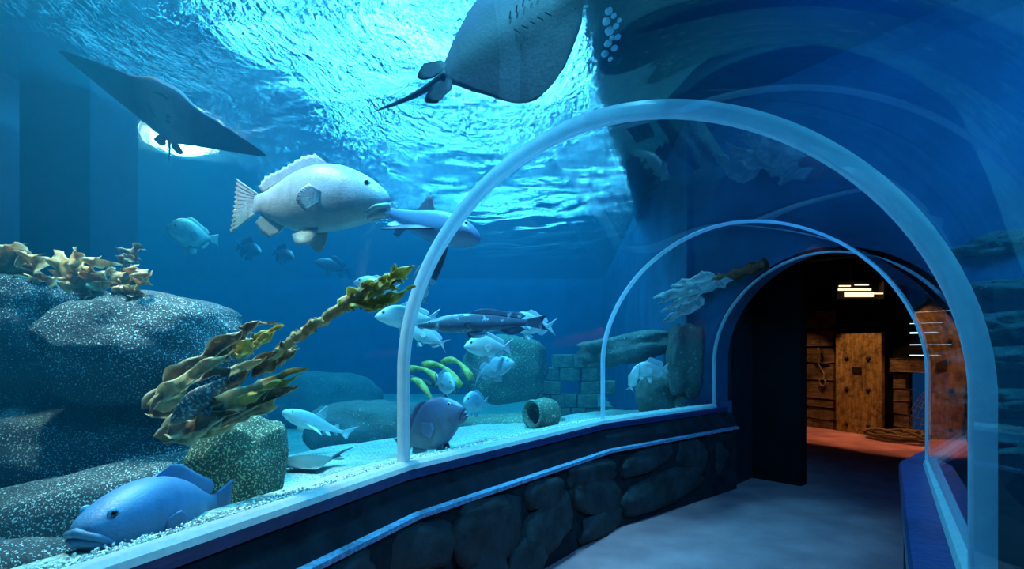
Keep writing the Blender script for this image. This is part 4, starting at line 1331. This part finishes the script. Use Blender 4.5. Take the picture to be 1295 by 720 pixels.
fish('grouper', 'big white grouper swimming under the bright ripples', 'fish', at(493, 246, 3.3), at(289, 258, 3.75), 0.34, 0.19, FM['white'], None, -6, 0.15, 'grouper', 2, 0.021, 'eye_pale', tail_h=0.155, fork=0.05, dors=0.075, lips=True, pect=0.12, pelv=0.09)
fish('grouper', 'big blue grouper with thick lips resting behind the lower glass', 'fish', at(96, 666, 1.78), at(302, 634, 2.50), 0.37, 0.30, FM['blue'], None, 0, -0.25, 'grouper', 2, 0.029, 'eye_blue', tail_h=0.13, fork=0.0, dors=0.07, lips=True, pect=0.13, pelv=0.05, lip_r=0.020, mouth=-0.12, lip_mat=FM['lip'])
fish('shark', 'blue grey shark with a dark dorsal fin passing behind the front arch strip', 'shark', at(606, 300, 3.6), at(462, 268, 4.2), 0.20, 0.20, FM['shark'], FM['shark'], -24, -0.9, 'shark', 2, 0.012, 'eye_dark', tail_h=0.10, dors=0.10, pect=0.20, pelv=0.12, tip_mat=FM['shark_fin'], pect_drop=0.9)
fish('shark', 'small pale shark gliding low over the sand', 'shark', at(357, 521, 4.4), at(446, 552, 4.9), 0.20, 0.19, FM['shark_pale'], FM['shark_pale'], 0, 0.4, 'shark', 2, 0.010, 'eye_dark', tail_h=0.14, dors=0.13, pect=0.16, pelv=0.09)
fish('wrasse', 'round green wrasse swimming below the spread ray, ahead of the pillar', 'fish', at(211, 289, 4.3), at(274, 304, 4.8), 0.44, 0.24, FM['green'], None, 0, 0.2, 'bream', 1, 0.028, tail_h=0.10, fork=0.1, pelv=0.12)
fish('sea_bream', 'pale silver fish half hidden by the yellow kelp tip', 'fish', at(447, 356, 3.6), at(506, 368, 3.8), 0.34, 0.2, FM['silver'], None, 0, 0, 'bream', 1, 0.026, fork=0.5)
fish('sea_bream', 'white fish nosing past the front arch strip beside the nose of the long mottled fish', 'fish', at(474, 399, 4.0), at(556, 404, 4.4), 0.30, 0.17, FM['silver'], None, 0, 0.1, 'bream', 1, 0.024, fork=0.6)
fish('sea_bream', 'white fish with a forked tail diving behind the front arch strip', 'fish', at(512, 412, 4.5), at(567, 438, 4.7), 0.34, 0.18, FM['silver'], None, 0, 0.1, 'bream', 1, 0.024, fork=0.9)
fish('sea_bream', 'white fish behind the tail end of the long mottled fish', 'fish', at(640, 406, 5.0), at(704, 414, 5.3), 0.36, 0.18, FM['silver'], None, 0, 0, 'bream', 1, 0.024, fork=0.8)
fish('long_fish', 'long dark mottled fish stretched out behind the front arch strip', 'fish', at(528, 410, 4.2), at(690, 408, 4.7), 0.135, 0.12, FM['barred'], None, 0, 0.15, 'long', 2, 0.010, tail_h=0.06, fork=0.3, dors=0.045, pect=0.06, pelv=0.04)
fish('sea_bream', 'white fish alone just below the long mottled fish', 'fish', at(587, 437, 4.6), at(648, 440, 5.0), 0.33, 0.18, FM['silver'], None, 0, 0.1, 'bream', 1, 0.026, fork=0.5)
fish('sea_bream', 'plain blue fish angled upward between the white fish and the dark bream', 'fish', at(650, 457, 4.9), at(598, 475, 5.2), 0.36, 0.18, FM['cyan'], None, 0, 0.1, 'bream', 1, 0.024, fork=0.7)
fish('sea_bream', 'small round fish turned toward the glass in front of the yellow timbers', 'fish', at(575, 488, 4.6), at(549, 480, 5.0), 0.42, 0.2, FM['cyan'], None, 0, 0.1, 'bream', 1, 0.03, fork=0.3)
fish('sea_bream', 'small round blue fish facing the dark bream', 'fish', at(586, 508, 4.8), at(618, 510, 5.15), 0.46, 0.22, FM['cyan'], None, 0, -0.1, 'bream', 1, 0.03, fork=0.3)
fish('dark_bream', 'large dark violet bream nosing up from the sand next to the arch foot', 'fish', at(585, 512, 3.55), at(500, 572, 3.9), 0.44, 0.22, FM['dark'], None, 0, 0.2, 'bream', 2, 0.020, 'eye_pale', fork=0.3, lips=True, pect=0.16, pelv=0.14)
fish('blue_fish', 'slim blue fish rising beside the kelp tip against the arch strip', 'fish', at(533, 334, 3.9), at(534, 388, 4.1), 0.34, 0.24, FM['cyan'], None, 0, 0.1, 'bream', 1, 0.026, up=(-0.6, -0.6, 0.2), fork=0.6)
fish('mottled_fish', 'dark mottled fish tucked between the kelp blades', 'fish', at(214, 534, 2.38), at(298, 470, 2.46), 0.30, 0.2, FM['mottled'], None, 0, 0, 'grouper', 2, 0.016, tail_h=0.1)
for k, (a, b, lab) in enumerate((((331, 320), (298, 311), 'dark silhouetted fish far below the white grouper, tail toward the wrasse'), ((372, 326), (344, 318), 'dark silhouetted fish with a tall fin, middle of the far trio'),
                                 ((398, 330), (444, 344), 'faint slender dark fish, outermost of the far trio toward the kelp tip'))):
    fish('distant_fish', lab, 'fish', at(*a, 8.0), at(*b, 8.3), 0.34, 0.2, FM['shadow'], None, 0, 0, 'bream', 1, 0.02, group='far dark fish under the white grouper', fork=0.6, dors=0.16)
fish('pale_fish', 'pale blue fish hovering level in front of the dark rock shelf', 'fish', at(800, 468, 6.3), at(846, 466, 6.5), 0.34, 0.2, FM['silver'], None, 0, 0.3, 'bream', 1, 0.03, fork=0.6, dors=0.12, pelv=0.16)
fish('pale_fish', 'pale blue fish hanging nose up below its level neighbour', 'fish', at(808, 460, 6.2), at(796, 496, 6.3), 0.30, 0.2, FM['silver'], None, 0, 0.2, 'bream', 1, 0.03, up=(-1, 0, 0.2), fork=0.7, pelv=0.14)

# ------------------------------------------------------------------ rays
def ray(name, label, nose, tail, span_dir, half_span, dih, mat, sag=0.0, tail_len=0.8, tail_dir=None, eye=0.03, tail_r=0.018, thick=0.11, belly=None, tip_x=-0.02, twist=0.0, group=None, blunt=0.0):
    nose, tail = Vector(nose), Vector(tail)
    x = nose - tail; L = x.length; x.normalize()
    y = Vector(span_dir); y = (y - x * y.dot(x)).normalized(); z = x.cross(y)
    root = empty(name)
    m = Matrix((x, y, z)).transposed().to_4x4(); m.translation = (nose + tail) / 2
    root.matrix_world = m @ Matrix.Diagonal((L, L, L, 1))
    NSP, NC = 61, 22
    vs_, fs = [], []
    def edge(s):
        a = (math.sqrt(s * s + 0.012) - 0.1095) / 0.8965
        le = 0.36 - (0.36 - tip_x) * a ** 1.35
        le += 0.13 * math.exp(-(a / 0.16) ** 2.4)                 # head
        te = -0.44 + (0.44 + tip_x - 0.015) * min(1, a * 1.02) ** 0.72
        if blunt:                                        # rounded wing tip
            k = blunt * max(0.0, 1 - ((a - 0.72) / 0.28) ** 2 if a > 0.72 else min(1, a / 0.4)) ** 0.5
            le += k * 0.6; te -= k * 0.4
        return le, te
    def zz(s): return dih * (s * s) + sag * s
    for side in (1, -1):
        for i in range(NSP):
            s = i / (NSP - 1) * 2 - 1
            le, te = edge(s)
            a = min(1, max(0, (math.sqrt(s * s + 0.012) - 0.1095) / 0.8965))
            t0 = thick * ((1 - a) ** 1.5 * 0.55 + 0.45 * math.exp(-(a / 0.22) ** 2)) + 0.004
            for j in range(NC):
                c = j / (NC - 1)
                xx = le + (te - le) * c
                pf = (max(0, c) ** 0.5) * (1 - c) ** 0.85 * 1.55
                h = t0 * pf * (0.62 if side > 0 else 0.38)
                vs_.append((xx - 0.10 * max(0, a - 0.75) * 0, s * half_span, zz(s) + side * (h + 0.0012) + twist * s * (xx)))
    n = NSP * NC
    for i in range(NSP - 1):
        for j in range(NC - 1):
            k = i * NC + j
            fs.append((k, k + 1, k + NC + 1, k + NC)); fs.append((n + k, n + k + NC, n + k + NC + 1, n + k + 1))
    rim = list(range(NC)) + [i * NC + NC - 1 for i in range(1, NSP)] + [(NSP - 1) * NC + j for j in range(NC - 2, -1, -1)] + [i * NC for i in range(NSP - 2, 0, -1)]
    for q in range(len(rim)):
        a, b = rim[q], rim[(q + 1) % len(rim)]
        fs.append((b, a, n + a, n + b))
    mesh_obj('body', vs_, fs, mat, root)
    td = Vector(tail_dir).normalized() if tail_dir else Vector((-1, 0, 0))
    p0 = Vector((-0.40, 0, 0.0))
    tube('tail', [p0 + td * (tail_len * k / 24) + Vector((0, 0, 0.02 * math.sin(k / 24 * 4))) for k in range(25)], [tail_r * (1 - k / 24) ** 0.8 + 0.002 for k in range(25)], mat, root, 8)
    for s in (1, -1):
        v_, f_ = fin_mesh([(-.36, s * .03, .0), (-.40, s * .12, 0)], [(-.44 - .13 * math.sin(PI * (.15 + .7 * q)), s * (.03 + .14 * q), -.01) for q in np.linspace(0, 1, 9)], 0.012)
        mesh_obj('pelvic_fin', v_, f_, mat, root)
        bm = bmesh.new(); bmesh.ops.create_uvsphere(bm, u_segments=12, v_segments=8, radius=eye)
        for v in bm.verts: v.co = Vector((.37 + v.co.x, s * .125 + v.co.y * .7, zz(.1) + .018 + v.co.z))
        bm_obj('eye', bm, M['eye_dark'], root, True)
    v_, f_ = fin_mesh([(-.42, 0, .02), (-.50, 0, .01)], [(-.50, 0, .05), (-.54, 0, .03)], 0.008)
    mesh_obj('dorsal_fin', v_, f_, mat, root)
    pts = [Vector((.40 - .02 * abs(q) ** 2, q * .075, zz(0) - thick * .20)) for q in np.linspace(-1, 1, 11)]
    tube('mouth', pts, [.012 * (1 - .6 * abs(q)) for q in np.linspace(-1, 1, 11)], M['eye_dark'], root, 6)
    for s in (1, -1):
        for k in range(5):
            pts = [Vector((.24 - .045 * k + .01 * q, s * (.10 - .008 * k) + s * .022 * q, zz(.2) - thick * (.40 - .02 * k))) for q in (-1, -.5, 0, .5, 1)]
            tube('gill_slit', pts, .0045, M['gill'], root, 5)
    tag(root, label, 'ray', group)
    return root
FM['ray'] = fish_mat('dusky_ray_skin', (0.04, 0.06, 0.11), (0.032, 0.06, 0.075), None, 0.0, 0.012, 0.3, 5, rough=0.8)
FM['eagle'] = fish_mat('eagle_ray_skin', (0.012, 0.014, 0.05), (0.11, 0.14, 0.19), None, 0.0, 0.02, 0.3, 5, rough=0.6, span=(0.06, 0.30))
FM['sand_ray'] = fish_mat('sandy_ray_skin', (0.04, 0.11, 0.12), (0.3, 0.4, 0.4), None, -0.02, 0.012, 0.3, 6, rough=0.6)
ray('bat_ray', 'large dark ray gliding right over the tunnel, tail trailing over the ripples', at(745, -24, 2.7), at(546, 106, 2.95), (0.50, -0.45, -0.74), 0.47, 0.05, FM['ray'], 0, 0.50, (-1, -0.10, 0.0), 0.03, 0.026, 0.13, tip_x=0.0, blunt=0.20)
ray('eagle_ray', 'dark eagle ray with wide spread wings in front of the glowing flood lamp', at(207, 106, 3.80), at(214, 184, 4.35), at(325, 173, 4.2) - at(67, 92, 4.1), 1.07, 0.05, FM['eagle'], 0.0, 0.36, (-1, 0, -0.1), 0.05, 0.018, 0.34, tip_x=0.12, blunt=0.07)
sr = at(388, 601, 3.80)
ray('stingray', 'flat greenish stingray lying on the bright sand with its tail raised', Vector((sr.x - 0.20, sr.y - 0.06, sand_z(sr.x - 0.2, sr.y) + 0.06)), Vector((sr.x + 0.17, sr.y + 0.16, sand_z(sr.x + 0.17, sr.y + 0.16) + 0.06)), (0.5, -0.85, 0), 0.58, -0.03, FM['sand_ray'], 0, 0.42, (-1, 0.05, 0.45), 0.03, 0.03, 0.26, blunt=0.1)
